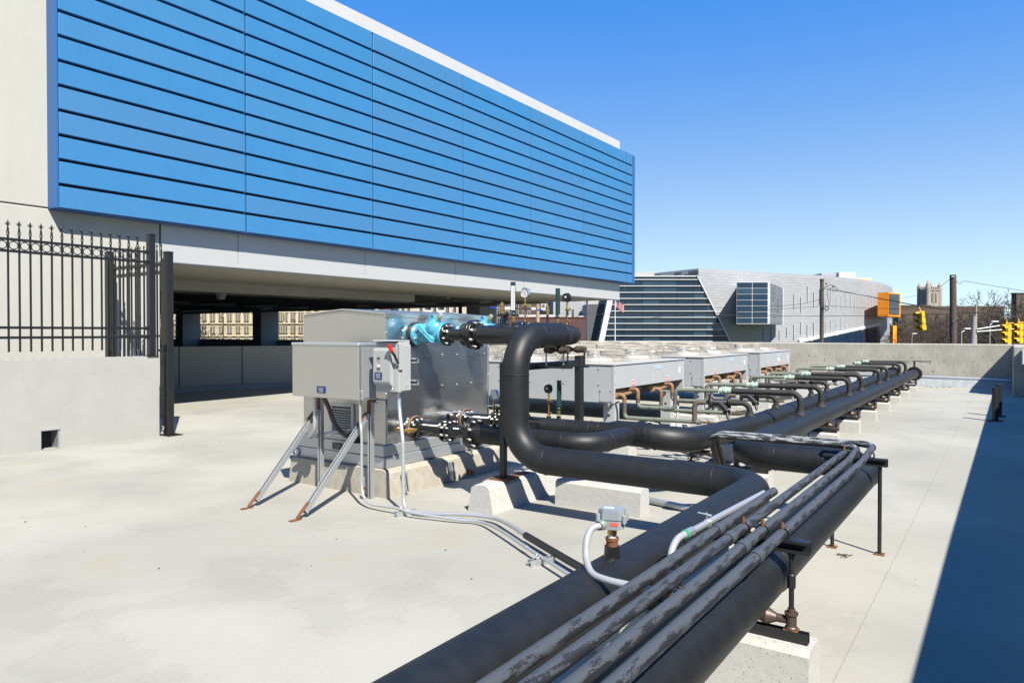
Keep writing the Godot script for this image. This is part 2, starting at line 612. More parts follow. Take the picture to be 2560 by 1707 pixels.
	M.beige = plain(0.52, 0.44, 0.36, 0.8)
	M.brick = textured(blend_tex(S, stretched(fine, S, 1, 3), lin(0.16, 0.055, 0.035), lin(0.26, 0.10, 0.065)), 0.6, 0.9)
	M.brick_dark = textured(blend_tex(S, stretched(fine, S, 1, 3), lin(0.055, 0.024, 0.024), lin(0.15, 0.065, 0.062)), 0.7, 0.9)
	M.brick_brown = textured(blend_tex(S, fine, lin(0.075, 0.052, 0.038), lin(0.12, 0.088, 0.066)), 0.3, 0.9)
	M.tower = textured(blend_tex(S, fine, lin(0.30, 0.26, 0.22), lin(0.42, 0.375, 0.33)), 0.15, 0.9)
	M.bark = textured(blend_tex(S, fine, lin(0.05, 0.038, 0.031), lin(0.095, 0.074, 0.06)), 0.6, 0.95)
	M.pole_wood = textured(blend_tex(S, drip, lin(0.055, 0.042, 0.032), lin(0.14, 0.11, 0.085)), 0.9, 0.95)
	M.pole_pale = textured(blend_tex(S, drip, lin(0.36, 0.27, 0.18), lin(0.48, 0.38, 0.27)), 0.9, 0.9)
	M.pole_grey = textured(blend_tex(S, drip, lin(0.26, 0.25, 0.24), lin(0.38, 0.37, 0.35)), 0.6, 0.8)
	M.signal = plain(0.80, 0.47, 0.02, 0.45)
	M.wire = plain(0.02, 0.02, 0.022, 0.6)
	M.grass = textured(blend_tex(S, fine, lin(0.05, 0.06, 0.025), lin(0.11, 0.11, 0.05)), 0.05, 0.95)
	M.asphalt = textured(blend_tex(S, fine, lin(0.045, 0.045, 0.045), lin(0.07, 0.07, 0.068)), 0.3, 0.95)
	M.flag_red = plain(0.45, 0.02, 0.035, 0.8)
	M.flag_blue = plain(0.02, 0.025, 0.14, 0.8)
	M.flag_white = plain(0.5, 0.5, 0.5, 0.8)

func flaked(sd: int, cover: float, paint: Color, bare: Color) -> StandardMaterial3D:
	# noise taken on a cylinder so that it closes round the pipe; 2.4 m of pipe to a tile
	var W := 192
	var H := 1536
	var f := noise(sd, 1.0, 4)
	var g := noise(sd + 1, 5.0, 3)
	var out := PackedByteArray()
	out.resize(W * H * 3)
	for y in H:
		var z := 2.4 * y / H
		var wrap := smoothstep(H - 160.0, H - 1.0, float(y))
		for x in W:
			var u := float(x) / W
			var a := TAU * u
			var cx := cos(a)
			var cy := sin(a)
			var n := f.get_noise_3d(cx * 0.9, cy * 0.9, z * 7.0) * 1.1 + g.get_noise_3d(cx, cy, z * 14.0) * 0.5
			if wrap > 0.0:
				var n2 := f.get_noise_3d(cx * 0.9, cy * 0.9, (z - 2.4) * 7.0) * 1.1 + g.get_noise_3d(cx, cy, (z - 2.4) * 14.0) * 0.5
				n = lerpf(n, n2, wrap)
			# paint is left on the weather side of the pipe, in flakes with ragged edges
			var k := n + cos(TAU * (u - 0.66)) * 0.55
			var c := paint if k > cover else bare
			var i := (y * W + x) * 3
			out[i] = clampi(int(c.r * 255.0), 0, 255)
			out[i + 1] = clampi(int(c.g * 255.0), 0, 255)
			out[i + 2] = clampi(int(c.b * 255.0), 0, 255)
	var m := StandardMaterial3D.new()
	m.albedo_texture = ImageTexture.create_from_image(Image.create_from_data(W, H, false, Image.FORMAT_RGB8, out))
	m.roughness = 0.6
	m.uv1_scale = Vector3(1, 1.0 / 2.4, 1)
	return m

# ---- camera, sky, sun ----
func make_view() -> void:
	var cam := Camera3D.new()
	cam.name = "camera"
	cam.position = EYE
	cam.rotation = Vector3(-0.0125, YAW, 0)
	cam.fov = 50.7375
	cam.near = 0.05
	cam.far = 3000.0
	add_child(cam)
	cam.current = true
	var sky_mat := ProceduralSkyMaterial.new()
	sky_mat.sky_top_color = bare(0.004, 0.19, 0.68)
	sky_mat.sky_horizon_color = bare(0.74, 0.95, 0.926)
	sky_mat.sky_curve = 0.12
	sky_mat.sky_energy_multiplier = 0.755
	sky_mat.ground_horizon_color = bare(0.3, 0.32, 0.34)
	sky_mat.ground_bottom_color = bare(0.06, 0.06, 0.06)
	sky_mat.ground_energy_multiplier = 0.5
	sky_mat.sun_angle_max = 4.0
	var sky := Sky.new()
	sky.sky_material = sky_mat
	var env := Environment.new()
	env.background_mode = Environment.BG_SKY
	env.sky = sky
	env.ambient_light_source = Environment.AMBIENT_SOURCE_SKY
	env.tonemap_mode = Environment.TONE_MAPPER_LINEAR
	env.tonemap_exposure = 2.36
	env.sdfgi_enabled = true
	env.ssao_enabled = true
	env.ssil_enabled = true
	var we := WorldEnvironment.new()
	we.name = "world"
	we.environment = env
	add_child(we)
	var sun := DirectionalLight3D.new()
	sun.name = "sun"
	sun.light_color = Color(1.0, 0.972, 0.915)
	sun.light_energy = 1.6
	sun.light_angular_distance = 0.53
	sun.shadow_enabled = true
	var el := deg_to_rad(47.3)
	var az := deg_to_rad(57.5)
	# light travels towards -x and -z, down
	var dir := Vector3(-sin(az) * cos(el), -sin(el), -cos(az) * cos(el))
	sun.look_at_from_position(Vector3.ZERO, dir, Vector3.UP)
	add_child(sun)

# ---- deck, walls, street ----
func make_ground() -> void:
	var g := mb()
	g.quad(Vector3(-900, -6.5, 900), Vector3(900, -6.5, 900), Vector3(900, -6.5, -1200), Vector3(-900, -6.5, -1200), Vector3.UP)
	structure("ground", g, M.grass)
	var st := mb()
	st.span(-200, 200, -6.5, -6.45, -48, -32)
	structure("road", st, M.asphalt)
	# roof deck in two pours with a narrow joint between them
	var d := mb()
	var jx := -0.585
	for p in [[-60.0, jx - 0.002], [jx + 0.002, 1.3]]:
		for q in [[8.0, -6.0], [-6.0, -21.6], [-21.6, -24.4]]:
			if q[0] < -21 and p[0] > -10:
				continue
			var a: float = p[0]
			var b: float = p[1]
			if q[0] < -21:
				b = -11.5
			d.quad(Vector3(a, deck(q[0]), q[0]), Vector3(b, deck(q[0]), q[0]), Vector3(b, deck(q[1]), q[1]), Vector3(a, deck(q[1]), q[1]), Vector3.UP)
	for q in [[8.0, -6.0], [-6.0, -21.6]]:
		for e in [-0.002, 0.002]:
			d.quad(Vector3(jx + e, deck(q[0]), q[0]), Vector3(jx + e, deck(q[0]) - 0.003, q[0]), Vector3(jx + e, deck(q[1]) - 0.003, q[1]), Vector3(jx + e, deck(q[1]), q[1]), Vector3(-e, 0, 0))
		d.quad(Vector3(jx - 0.002, deck(q[0]) - 0.003, q[0]), Vector3(jx + 0.002, deck(q[0]) - 0.003, q[0]), Vector3(jx + 0.002, deck(q[1]) - 0.003, q[1]), Vector3(jx - 0.002, deck(q[1]) - 0.003, q[1]), Vector3.UP)
	d.quad(Vector3(-60, -0.6, 8), Vector3(3, -0.6, 8), Vector3(3, -0.6, -24.4), Vector3(-60, -0.6, -24.4), Vector3.DOWN)
	structure("deck_floor", d, M.deck)
	# far parapet with its sealed cove at the foot
	var t := thing("parapet_wall", "stained concrete parapet wall across the far end of the roof", "wall", Vector3(-6, 0.11, -21.2))
	part(t, "wall", mb().span(-13.0, 0.12, -1.0, 1.165, -21.0, -21.32, 0.02), M.parapet)
	var cove := mb()
	cove.slab([Vector3(-13, 0.108, -20.62), Vector3(-13, 0.30, -20.93), Vector3(-13, 0.30, -21.01), Vector3(-13, 0.05, -21.01)], Vector3(13.12, 0, 0))
	part(t, "cove", cove, M.sealed, "pale blue sealed cove at the foot of the wall")
	var w2 := thing("side_parapet", "concrete parapet pier with a grey electrical box, at the roof corner", "wall", Vector3(0.5, 0.1, -18))
	part(w2, "pier", mb().span(0.115, 0.60, -1.0, 1.16, -18.6, -21.6, 0.02), M.parapet)
	# the parapet outside the frame that shades the right edge of the deck
	var nb := thing("neighbour_wall", "concrete wall along the right side of the deck, outside the picture", "wall", Vector3(1.0, 0, -4))
	part(nb, "wall", mb().span(0.86, 1.3, -6.5, 1.475, 14.0, -19.2, 0.01), M.wall)
	part(nb, "coping", mb().span(0.86, 1.35, 1.476, 1.525, 14.05, -19.25, 0.01), M.parapet)
	# conduit rail along the far wall
	var rail := thing("wall_conduit", "long grey square conduit fixed low along the far parapet", "conduit", Vector3(-1, 0.3, -20.9))
	var rg := mb()
	rg.tube([Vector3(-3.2, 0.345, -20.93), Vector3(0.3, 0.30, -20.93)], 0.042, 8)
	part(rail, "conduit", rg, M.galv)
	for k in 4:
		part(rail, "clip", mb().box(Vector3(-2.6 + k * 0.8, 0.335 - k * 0.01, -20.96), Vector3(0.04, 0.11, 0.07), 0.004), M.galv)
	var box := thing("electrical_box", "white electrical box on the corner parapet pier", "electrical box", Vector3(0.34, 0.7, -18.5))
	part(box, "case", mb().box(Vector3(0.37, 0.93, -18.52), Vector3(0.22, 0.34, 0.13), 0.008), M.switch)
	part(box, "lid", mb().box(Vector3(0.37, 0.93, -18.447), Vector3(0.19, 0.30, 0.012), 0.004), M.white)

# ---- the parking structure on the left ----
func make_garage() -> void:
	var XF := -11.74
	var XB := -11.47
	var t := thing("parking_structure", "parking structure with blue panel screen above a white fascia and open lower level", "building", Vector3(-14, 0, -15))
	# concrete end wall, cast in two lifts
	part(t, "wall", mb().span(XF, -46, -1.0, 3.285, 7.0, -6.62, 0.012), M.pier)
	part(t, "wall", mb().span(XF, -46, 3.30, 13.0, 7.0, -6.62, 0.012), M.pier)
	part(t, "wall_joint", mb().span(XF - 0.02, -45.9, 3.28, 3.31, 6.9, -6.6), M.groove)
	# upper storey body and white parapet band
	part(t, "upper_wall", mb().span(XF - 0.06, -46, 3.2, 8.0, -6.62, -24.05), M.white_panel)
	var zs := [-6.64, -8.12, -11.31, -14.50, -17.69, -20.88, -24.06]
	for k in 6:
		part(t, "fascia_panel", mb().span(XF, XF - 0.05, 2.645, 3.34, zs[k] - 0.006, zs[k + 1] + 0.006, 0.004), M.fascia)
		part(t, "parapet_panel", mb().span(XF, XF - 0.05, 7.6, 8.45, zs[k] - 0.004, zs[k + 1] + 0.004, 0.004), M.white_panel)
	part(t, "fascia_return", mb().span(XF - 0.052, -16, 2.645, 8.45, -24.05, -24.10), M.white_panel)
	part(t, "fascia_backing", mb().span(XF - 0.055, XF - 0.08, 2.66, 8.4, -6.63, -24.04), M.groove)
	# soffit, beams and ceiling of the open level
	part(t, "soffit", mb().span(XF - 0.002, -15.6, 2.65, 2.72, -6.62, -24.06), M.soffit)
	part(t, "soffit_trim", mb().span(XF - 0.01, XF - 0.16, 2.632, 2.652, -6.64, -24.04, 0.003), M.galv)
	part(t, "edge_beam", mb().span(-15.6, -16.1, 2.42, 3.2, -6.62, -17.2, 0.01), M.beam)
	part(t, "ceiling", mb().span(-15.6, -46, 2.90, 3.2, -6.62, -24.3), M.beam)
	for k in 3:
		var x := -20.0 - k * 8.2
		part(t, "beam", mb().span(x, x - 0.45, 2.62, 2.90, -6.62, -23.4, 0.01), M.beam)
	part(t, "end_girder", mb().span(-15.0, -46, 2.585, 2.91, -23.7, -24.2, 0.01), M.beam)
	for k in 7:
		var z := -8.4 - k * 2.2
		part(t, "ceiling_rib", mb().span(-16.1, -46, 2.62, 2.90, z, z - 0.16), M.beam)
	for x in [-38.65, -31.6, -24.6, -17.65]:
		part(t, "column", mb().span(x - 0.35, x + 0.35, -0.2, 2.9, -22.9, -24.0, 0.02), M.beam)
	part(t, "rear_parapet", mb().span(-12.5, -46, -1.0, 1.075, -23.95, -24.25, 0.015), M.dark_concrete)
	part(t, "end_wall", mb().span(-45.8, -46.2, -1.0, 3.2, -6.6, -24.3), M.dark_concrete)
	# blue screen: bottom row to top row, six bays and a narrow end bay
	var z0 := -4.94
	var bay := [-4.94, -8.10, -11.30, -14.48, -17.67, -20.86, -24.05, -24.56]
	var yb := 3.283
	var pitch := 0.3627
	var gap := 0.047
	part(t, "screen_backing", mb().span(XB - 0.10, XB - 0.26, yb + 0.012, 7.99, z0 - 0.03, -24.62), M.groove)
	for b in 7:
		for r in 13:
			var y0 := yb + r * pitch
			var y1 := y0 + pitch - gap
			if r == 12:
				y1 = y0 + pitch
			# sheets never hang quite true: each is off by a fraction of a degree
			var tilt := Basis(Vector3.BACK, rng.randfn(0, 0.0022)) * Basis(Vector3.UP, rng.randfn(0, 0.0005))
			var zc: float = (bay[b] + bay[b + 1]) / 2
			var g := mb().box(Vector3(XB - 0.0425, (y0 + y1) / 2, zc), Vector3(0.085, y1 - y0, bay[b] - bay[b + 1] - 0.036), 0.006, tilt)
			part(t, "blue_panel", g, [M.blue, M.blue_alt, M.blue, M.blue_dull][rng.randi() % 4])
	for b in range(1, 7):
		part(t, "joint_strip", mb().span(XB - 0.055, XB - 0.10, yb, 8.0, bay[b] - 0.017, bay[b] + 0.017), M.blue_trim)
	part(t, "screen_side", mb().span(XB - 0.012, XF - 0.004, yb - 0.004, 8.0, z0 + 0.03, z0 - 0.012, 0.003), M.blue_trim)
	part(t, "screen_side", mb().span(XB - 0.002, XF - 0.004, yb - 0.004, 8.0, -24.57, -24.78, 0.004), M.blue_trim)
	part(t, "screen_base", mb().span(XB - 0.02, XF - 0.004, yb - 0.014, yb + 0.004, z0 - 0.02, -24.56), M.blue_trim)
	part(t, "screen_cap", mb().span(XB - 0.004, XF - 0.004, 7.992, 8.012, z0 + 0.02, -24.7, 0.003), M.blue_trim)
	# services on the ceiling
	part(t, "standpipe", mb().tube([Vector3(-17.9, 0.1, -22.4), Vector3(-17.9, 2.62, -22.4)], 0.075, 12), M.brick_dark, "dark red standpipe")
	part(t, "sprinkler_main", mb().tube([Vector3(-16.2, 2.52, -22.55), Vector3(-44, 2.52, -22.55)], 0.06, 10), M.beam)
	for p in [[552.0, 735.5, 19.5], [829.0, 727.0, 22.5]]:
		var c := far(p[0], p[1], p[2])
		var l := thing("garage_light", "white pyramid garage light under the soffit, %s" % ("nearer the fence gate" if p[0] < 700 else "above the pump enclosure"), "light", c, "garage lights")
		part(l, "lens", mb().lathe(c, Vector3.UP, [[-0.14, 0.0], [-0.14, 0.11], [0.06, 0.19], [0.06, 0.0]], 4), M.lamp)
		part(l, "housing", mb().lathe(c + Vector3.UP * 0.06, Vector3.UP, [[0, 0.165], [0.04, 0.165], [0.04, 0.04], [2.66 - c.y + 0.2, 0.04]], 12), M.cooler)
	# ramp barrier inside, kerb along it
	var w := thing("ramp_barrier", "low concrete ramp barrier in the shade under the soffit", "wall", Vector3(-15.7, 0.03, -11))
	var a := Vector3(-17.25, -0.1, -6.9)
	var b2 := Vector3(-13.55, -0.1, -16.3)
	var s := (b2 - a).normalized().cross(Vector3.UP) * -1.0
	for k in 7:
		var p0 := a.lerp(b2, k / 7.0 + 0.0012)
		var p1 := a.lerp(b2, (k + 1) / 7.0 - 0.0012)
		part(w, "wall_section", mb().slab([p0, p1, p1 + Vector3.UP * 1.21, p0 + Vector3.UP * 1.21], -s * 0.2 if s.x > 0 else s * 0.2), M.dark_concrete)
	part(w, "kerb", mb().slab([a, b2, b2 + Vector3.UP * 0.27, a + Vector3.UP * 0.27], s * 0.16 if s.x > 0 else -s * 0.16), M.sealed)

# ---- low wall with the spiked fence ----
func spear(g: MB, x: float, z: float, y0: float, y1: float, w := 0.0095) -> MB:
	g.box(Vector3(x, (y0 + y1) / 2, z), Vector3(w * 2, y1 - y0, w * 2))
	g.lathe(Vector3(x, y1 - 0.075, z), Vector3.UP, [[0, 0.010], [0, 0.019], [0.008, 0.016], [0.016, 0.019], [0.024, 0.016], [0.032, 0.019], [0.04, 0.01]], 6)
	g.lathe(Vector3(x, y1, z), Vector3.UP, [[-0.02, 0.008], [0.045, 0.008], [0.06, 0.017], [0.10, 0.0]], 4)
	for s in [-1.0, 1.0]:
		g.tube([Vector3(x, y1 + 0.03, z), Vector3(x, y1 + 0.045, z + s * 0.018), Vector3(x, y1 + 0.062, z + s * 0.032)], [0.007, 0.006, 0.002], 4)
	return g

func make_fence() -> void:
	var X := -9.79
	var w := thing("low_wall", "low concrete wall with a drain scupper, below the spiked fence", "wall", Vector3(X, 0, -3))
	var pts := [Vector3(X, -0.02, -5.5), Vector3(X, -0.02, -4.205), Vector3(X, 0.235, -4.205), Vector3(X, 0.235, -4.0), Vector3(X, -0.02, -4.0), Vector3(X, -0.02, 6.0), Vector3(X, 1.12, 6.0), Vector3(X, 1.12, -5.5)]
	part(w, "wall", mb().slab(pts, Vector3(-0.22, 0, 0)), M.wall)
	part(w, "scupper_frame", mb().span(X + 0.015, X - 0.21, 0.236, 0.25, -4.21, -3.995), M.galv)
	part(w, "scupper_frame", mb().span(X + 0.006, X - 0.21, -0.01, 0.236, -4.203, -4.19), M.galv)
	part(w, "scupper_back", mb().span(X - 0.2, X - 0.215, -0.01, 0.236, -4.2, -4.005), M.groove)
	var f := thing("spiked_fence", "black metal picket fence with spear tips and a row of rings on the low wall", "fence", Vector3(X - 0.09, 1.12, -3))
	var fx := X - 0.05
	for y in [2.565, 2.425, 1.508, 1.388]:
		part(f, "rail", mb().span(fx - 0.017, fx + 0.017, y - 0.016, y + 0.016, -5.37, 3.0, 0.003), M.fence)
	var m := spear(mb(), 0, 0, 1.215, 2.70).mesh()
	var rm := mb().ring(Vector3.ZERO, Vector3.RIGHT, 0.047, 0.0065, 20, 6).mesh()
	for k in 26:
		var z := -5.234 + 0.1197 * k
		again(f, "picket", m, M.fence, Vector3(fx, 0, z))
		again(f, "ring", rm, M.fence, Vector3(fx, 2.495, z + 0.06))
	var p := part(f, "post", mb().span(fx - 0.045, fx + 0.045, 1.13, 2.80, -5.375, -5.465, 0.006), M.fence)
	part(p, "cap", mb().box(Vector3(fx, 2.808, -5.42), Vector3(0.10, 0.03, 0.10), 0.012), M.fence)
	part(p, "base_plate", mb().span(fx - 0.09, fx + 0.07, 1.12, 1.131, -5.33, -5.49), M.fence)
	for y in [2.565, 2.425, 1.508, 1.388]:
		part(f, "bracket", mb().span(fx - 0.026, fx + 0.026, y - 0.026, y + 0.026, -5.345, -5.376, 0.003), M.fence)
	# gate leaf standing between the gate post and the concrete wall
	var gt := thing("metal_gate", "black gate leaf with rings and spear tips closing against the concrete wall", "gate", Vector3(-10.6, 0, -5.65))
	var zg := -5.64
	var xa := -9.90
	var xb := -11.3
	for y in [2.435, 2.30, 1.40, 0.30]:
		part(gt, "rail", mb().span(xa, xb, y - 0.017, y + 0.017, zg - 0.017, zg + 0.017, 0.003), M.fence)
	for k in 12:
		var x := xa - 0.06 - 0.117 * k
		var pm := mb()
		pm.box(Vector3(x, 1.43, zg), Vector3(0.019, 2.4, 0.019))
		pm.lathe(Vector3(x, 2.63, zg), Vector3.UP, [[-0.02, 0.008], [0.045, 0.008], [0.06, 0.017], [0.10, 0.0]], 4)
		part(gt, "picket", pm, M.fence)
		part(gt, "ring", mb().ring(Vector3(x - 0.058, 2.368, zg), Vector3.BACK, 0.045, 0.0065, 18, 6), M.fence)
	part(gt, "stile", mb().span(xb + 0.02, xb - 0.04, 0.12, 2.50, zg - 0.025, zg + 0.025, 0.004), M.fence)
	part(gt, "stile", mb().span(xa + 0.03, xa - 0.02, 0.12, 2.50, zg - 0.025, zg + 0.025, 0.004), M.fence)
	part(gt, "gate_post", mb().span(xb - 0.08, xb - 0.18, 0, 2.70, zg - 0.05, zg + 0.05, 0.006), M.fence)
	var gp := thing("gate_post", "tall square black gate post bolted to the deck at the wall end", "post", Vector3(-9.75, 0, -5.62))
	part(gp, "post", mb().span(-9.70, -9.80, 0, 2.565, -5.57, -5.67, 0.008), M.fence)
	part(gp, "cap", mb().box(Vector3(-9.75, 2.575, -5.62), Vector3(0.112, 0.03, 0.112), 0.012), M.fence)
	part(gp, "base_plate", mb().span(-9.60, -9.88, 0.0, 0.012, -5.52, -5.74), M.fence)
	part(gp, "hinge", mb().tube([Vector3(-9.76, 1.16, -5.54), Vector3(-9.76, 1.28, -5.54)], 0.025, 8), M.fence)
	part(gp, "latch", mb().box(Vector3(-9.80, 1.2, -5.53), Vector3(0.10, 0.03, 0.05), 0.005), M.fence)

# ---- pump enclosure ----
func make_pump_house() -> void:
	var pad := thing("concrete_pad", "stained tan concrete pad under the metal pump enclosure", "pad", Vector3(-5.1, 0, -5.4))
	part(pad, "pad", mb().slab([Vector3(-5.77, 0, -4.54), Vector3(-4.43, 0, -4.54), Vector3(-4.455, 0.21, -4.54), Vector3(-4.485, 0.238, -4.54), Vector3(-5.70, 0.238, -4.54), Vector3(-5.735, 0.205, -4.54)], Vector3(0, 0, -1.78)), M.pad)
	part(pad, "weep_pipe", mb().tube([Vector3(-4.45, 0.055, -5.68), Vector3(-4.385, 0.05, -5.68)], 0.024, 10), M.rust)
	var t := thing("pump_enclosure", "sheet metal pump enclosure with low gabled roof on concrete pad", "enclosure", Vector3(-5.1, 0.238, -5.4))
	for k in 2:
		part(t, "base_rail", mb().span(-5.735 + 0.008 * k, -4.545 - 0.008 * k, 0.241 + k * 0.10, 0.339 + k * 0.10, -4.60 - k * 0.006, -6.24, 0.006), M.galv)
	# walls: plain gable end, side of three sheets with lap joints and screws
	var xl := -5.69
	var xr := -4.585
	var zf := -4.66
	var zb := -6.22
	part(t, "gable_wall", mb().slab([Vector3(xl, 0.441, zf), Vector3(xr, 0.441, zf), Vector3(xr, 1.612, zf), Vector3(-5.12, 1.655, zf), Vector3(xl, 1.615, zf)], Vector3(0, 0, -0.03)), M.alu_dull)
	part(t, "rear_wall", mb().slab([Vector3(xl, 0.441, zb), Vector3(xr, 0.441, zb), Vector3(xr, 1.612, zb), Vector3(-5.12, 1.655, zb), Vector3(xl, 1.615, zb)], Vector3(0, 0, 0.02)), M.alu_dull)
	part(t, "side_wall", mb().span(xl + 0.001, xl + 0.02, 0.441, 1.612, zf - 0.031, zb + 0.021), M.alu_dull)
	var ys := [0.441, 0.905, 1.212, 1.612]
	for k in 3:
		part(t, "side_sheet", mb().span(xr + 0.002 * k, xr - 0.02, ys[k] + 0.0015, ys[k + 1] - 0.0015, zf - 0.031, zb + 0.021, 0.0015), M.alu)
	part(t, "side_frame", mb().span(xr - 0.021, xr - 0.04, 0.441, 1.612, zf - 0.032, zb + 0.022), M.groove)
	part(t, "corner_trim", mb().span(xr + 0.007, xr - 0.03, 0.442, 1.612, zf + 0.003, zf - 0.022, 0.002), M.alu_dull)
	part(t, "corner_trim", mb().span(xr + 0.007, xr - 0.03, 0.442, 1.612, zb - 0.003, zb + 0.022, 0.002), M.alu_dull)
	for s in [[xl - 0.012, -5.12], [-5.12, xr + 0.014]]:
		var a := Vector3(s[0], 1.616 if s[0] < -5.2 else 1.660, zf + 0.014)
		var b := Vector3(s[1], 1.660 if s[0] < -5.2 else 1.613, zf + 0.014)
		part(t, "roof_sheet", mb().slab([a, b, b + Vector3.UP * 0.012, a + Vector3.UP * 0.012], Vector3(0, 0, zb - zf - 0.03)), M.alu)
	part(t, "drip_edge", mb().span(xr + 0.016, xr + 0.008, 1.585, 1.617, zf + 0.012, zb - 0.014, 0.002), M.alu)
	var sc := mb()
	for k in 7:
		for y in [0.925, 1.228, 1.56]:
			sc.lathe(Vector3(xr + 0.003, y + 0.006 * (k % 2), zf - 0.1 - k * 0.23), Vector3.RIGHT, [[0, 0.0085], [0.005, 0.0075], [0.007, 0.0]], 8)
	for y in [0.6, 0.9, 1.2, 1.45]:
		sc.lathe(Vector3(xr + 0.007, y, zf - 0.01), Vector3.RIGHT, [[0, 0.0085], [0.005, 0.0075], [0.007, 0.0]], 8)
		sc.lathe(Vector3(xr + 0.007, y + 0.1, zb + 0.01), Vector3.RIGHT, [[0, 0.0085], [0.005, 0.0075], [0.007, 0.0]], 8)
	part(t, "screws", sc, M.bolt, "", true)
	# louvre in the gable end
	var lv := part(t, "louvre", mb().slab([Vector3(-5.27, 0.475, zf), Vector3(-4.99, 0.475, zf), Vector3(-4.99, 0.77, zf), Vector3(-5.27, 0.77, zf)], Vector3(0, 0, 0.004)), M.groove)
	for e in [[-5.285, -5.255, 0.465, 0.785], [-5.005, -4.975, 0.465, 0.785]]:
		part(lv, "frame", mb().span(e[0], e[1], e[2], e[3], zf + 0.001, zf + 0.024, 0.004), M.galv)
	for e in [[0.465, 0.495], [0.755, 0.785]]:
		part(lv, "frame", mb().span(-5.254, -5.006, e[0], e[1], zf + 0.001, zf + 0.024, 0.004), M.galv)
	for k in 11:
		part(lv, "slat", mb().box(Vector3(-5.13, 0.507 + k * 0.0228, zf + 0.014), Vector3(0.248, 0.003, 0.024), 0.0, Basis(Vector3.RIGHT, 0.75)), M.galv)
	var np := part(t, "nameplate", mb().span(-5.21, -5.085, 0.36, 0.42, -4.60, -4.596, 0.001), M.plate)
	for k in 3:
		part(np, "lettering", mb().span(-5.195 + 0.012 * k, -5.10 - 0.008 * k, 0.402 - 0.014 * k, 0.407 - 0.014 * k, -4.5958, -4.595), M.label_grey)
	# eye lug on the base rail, small drain on the left
	part(t, "lifting_lug", mb().ring(Vector3(-5.715, 0.285, -4.585), Vector3(0.2, 0, 1).normalized(), 0.032, 0.012, 16, 8), M.galv)

func text_part(parent: Node3D, called: String, words: String, at: Vector3, height: float, m: Material, bs := Basis(), depth := 0.0015, centre := true) -> void:
	var tm := TextMesh.new()
	tm.text = words
	var sf := SystemFont.new()
	sf.font_names = ["Droid Sans"]
	sf.font_weight = 700
	tm.font = sf
	tm.font_size = 64
	tm.pixel_size = height / 46.0
	tm.depth = depth
	tm.horizontal_alignment = HORIZONTAL_ALIGNMENT_CENTER if centre else HORIZONTAL_ALIGNMENT_LEFT
	again(parent, called, tm, m, at, bs)

func channel(g: MB, a: Vector3, b: Vector3, open: Vector3, w := 0.041, h := 0.041) -> MB:
	# strut channel: two flanges, a web, lips turned in at the open side
	var d := (b - a)
	var l := d.length()
	d = d.normalized()
	open = (open - d * open.dot(d)).normalized()
	var s := d.cross(open)
	var bs := Basis(s, open, d)
	var c := (a + b) / 2
	g.box(c - open * (h / 2 - 0.0015), Vector3(w, 0.003, l), 0.0, bs)
	for k in [-1.0, 1.0]:
		g.box(c + s * k * (w / 2 - 0.0015) + open * 0.0015, Vector3(0.003, h - 0.003, l), 0.0, bs)
		g.box(c + s * k * (w / 2 - 0.0075) + open * (h / 2 - 0.0015), Vector3(0.009, 0.003, l), 0.0, bs)
	return g

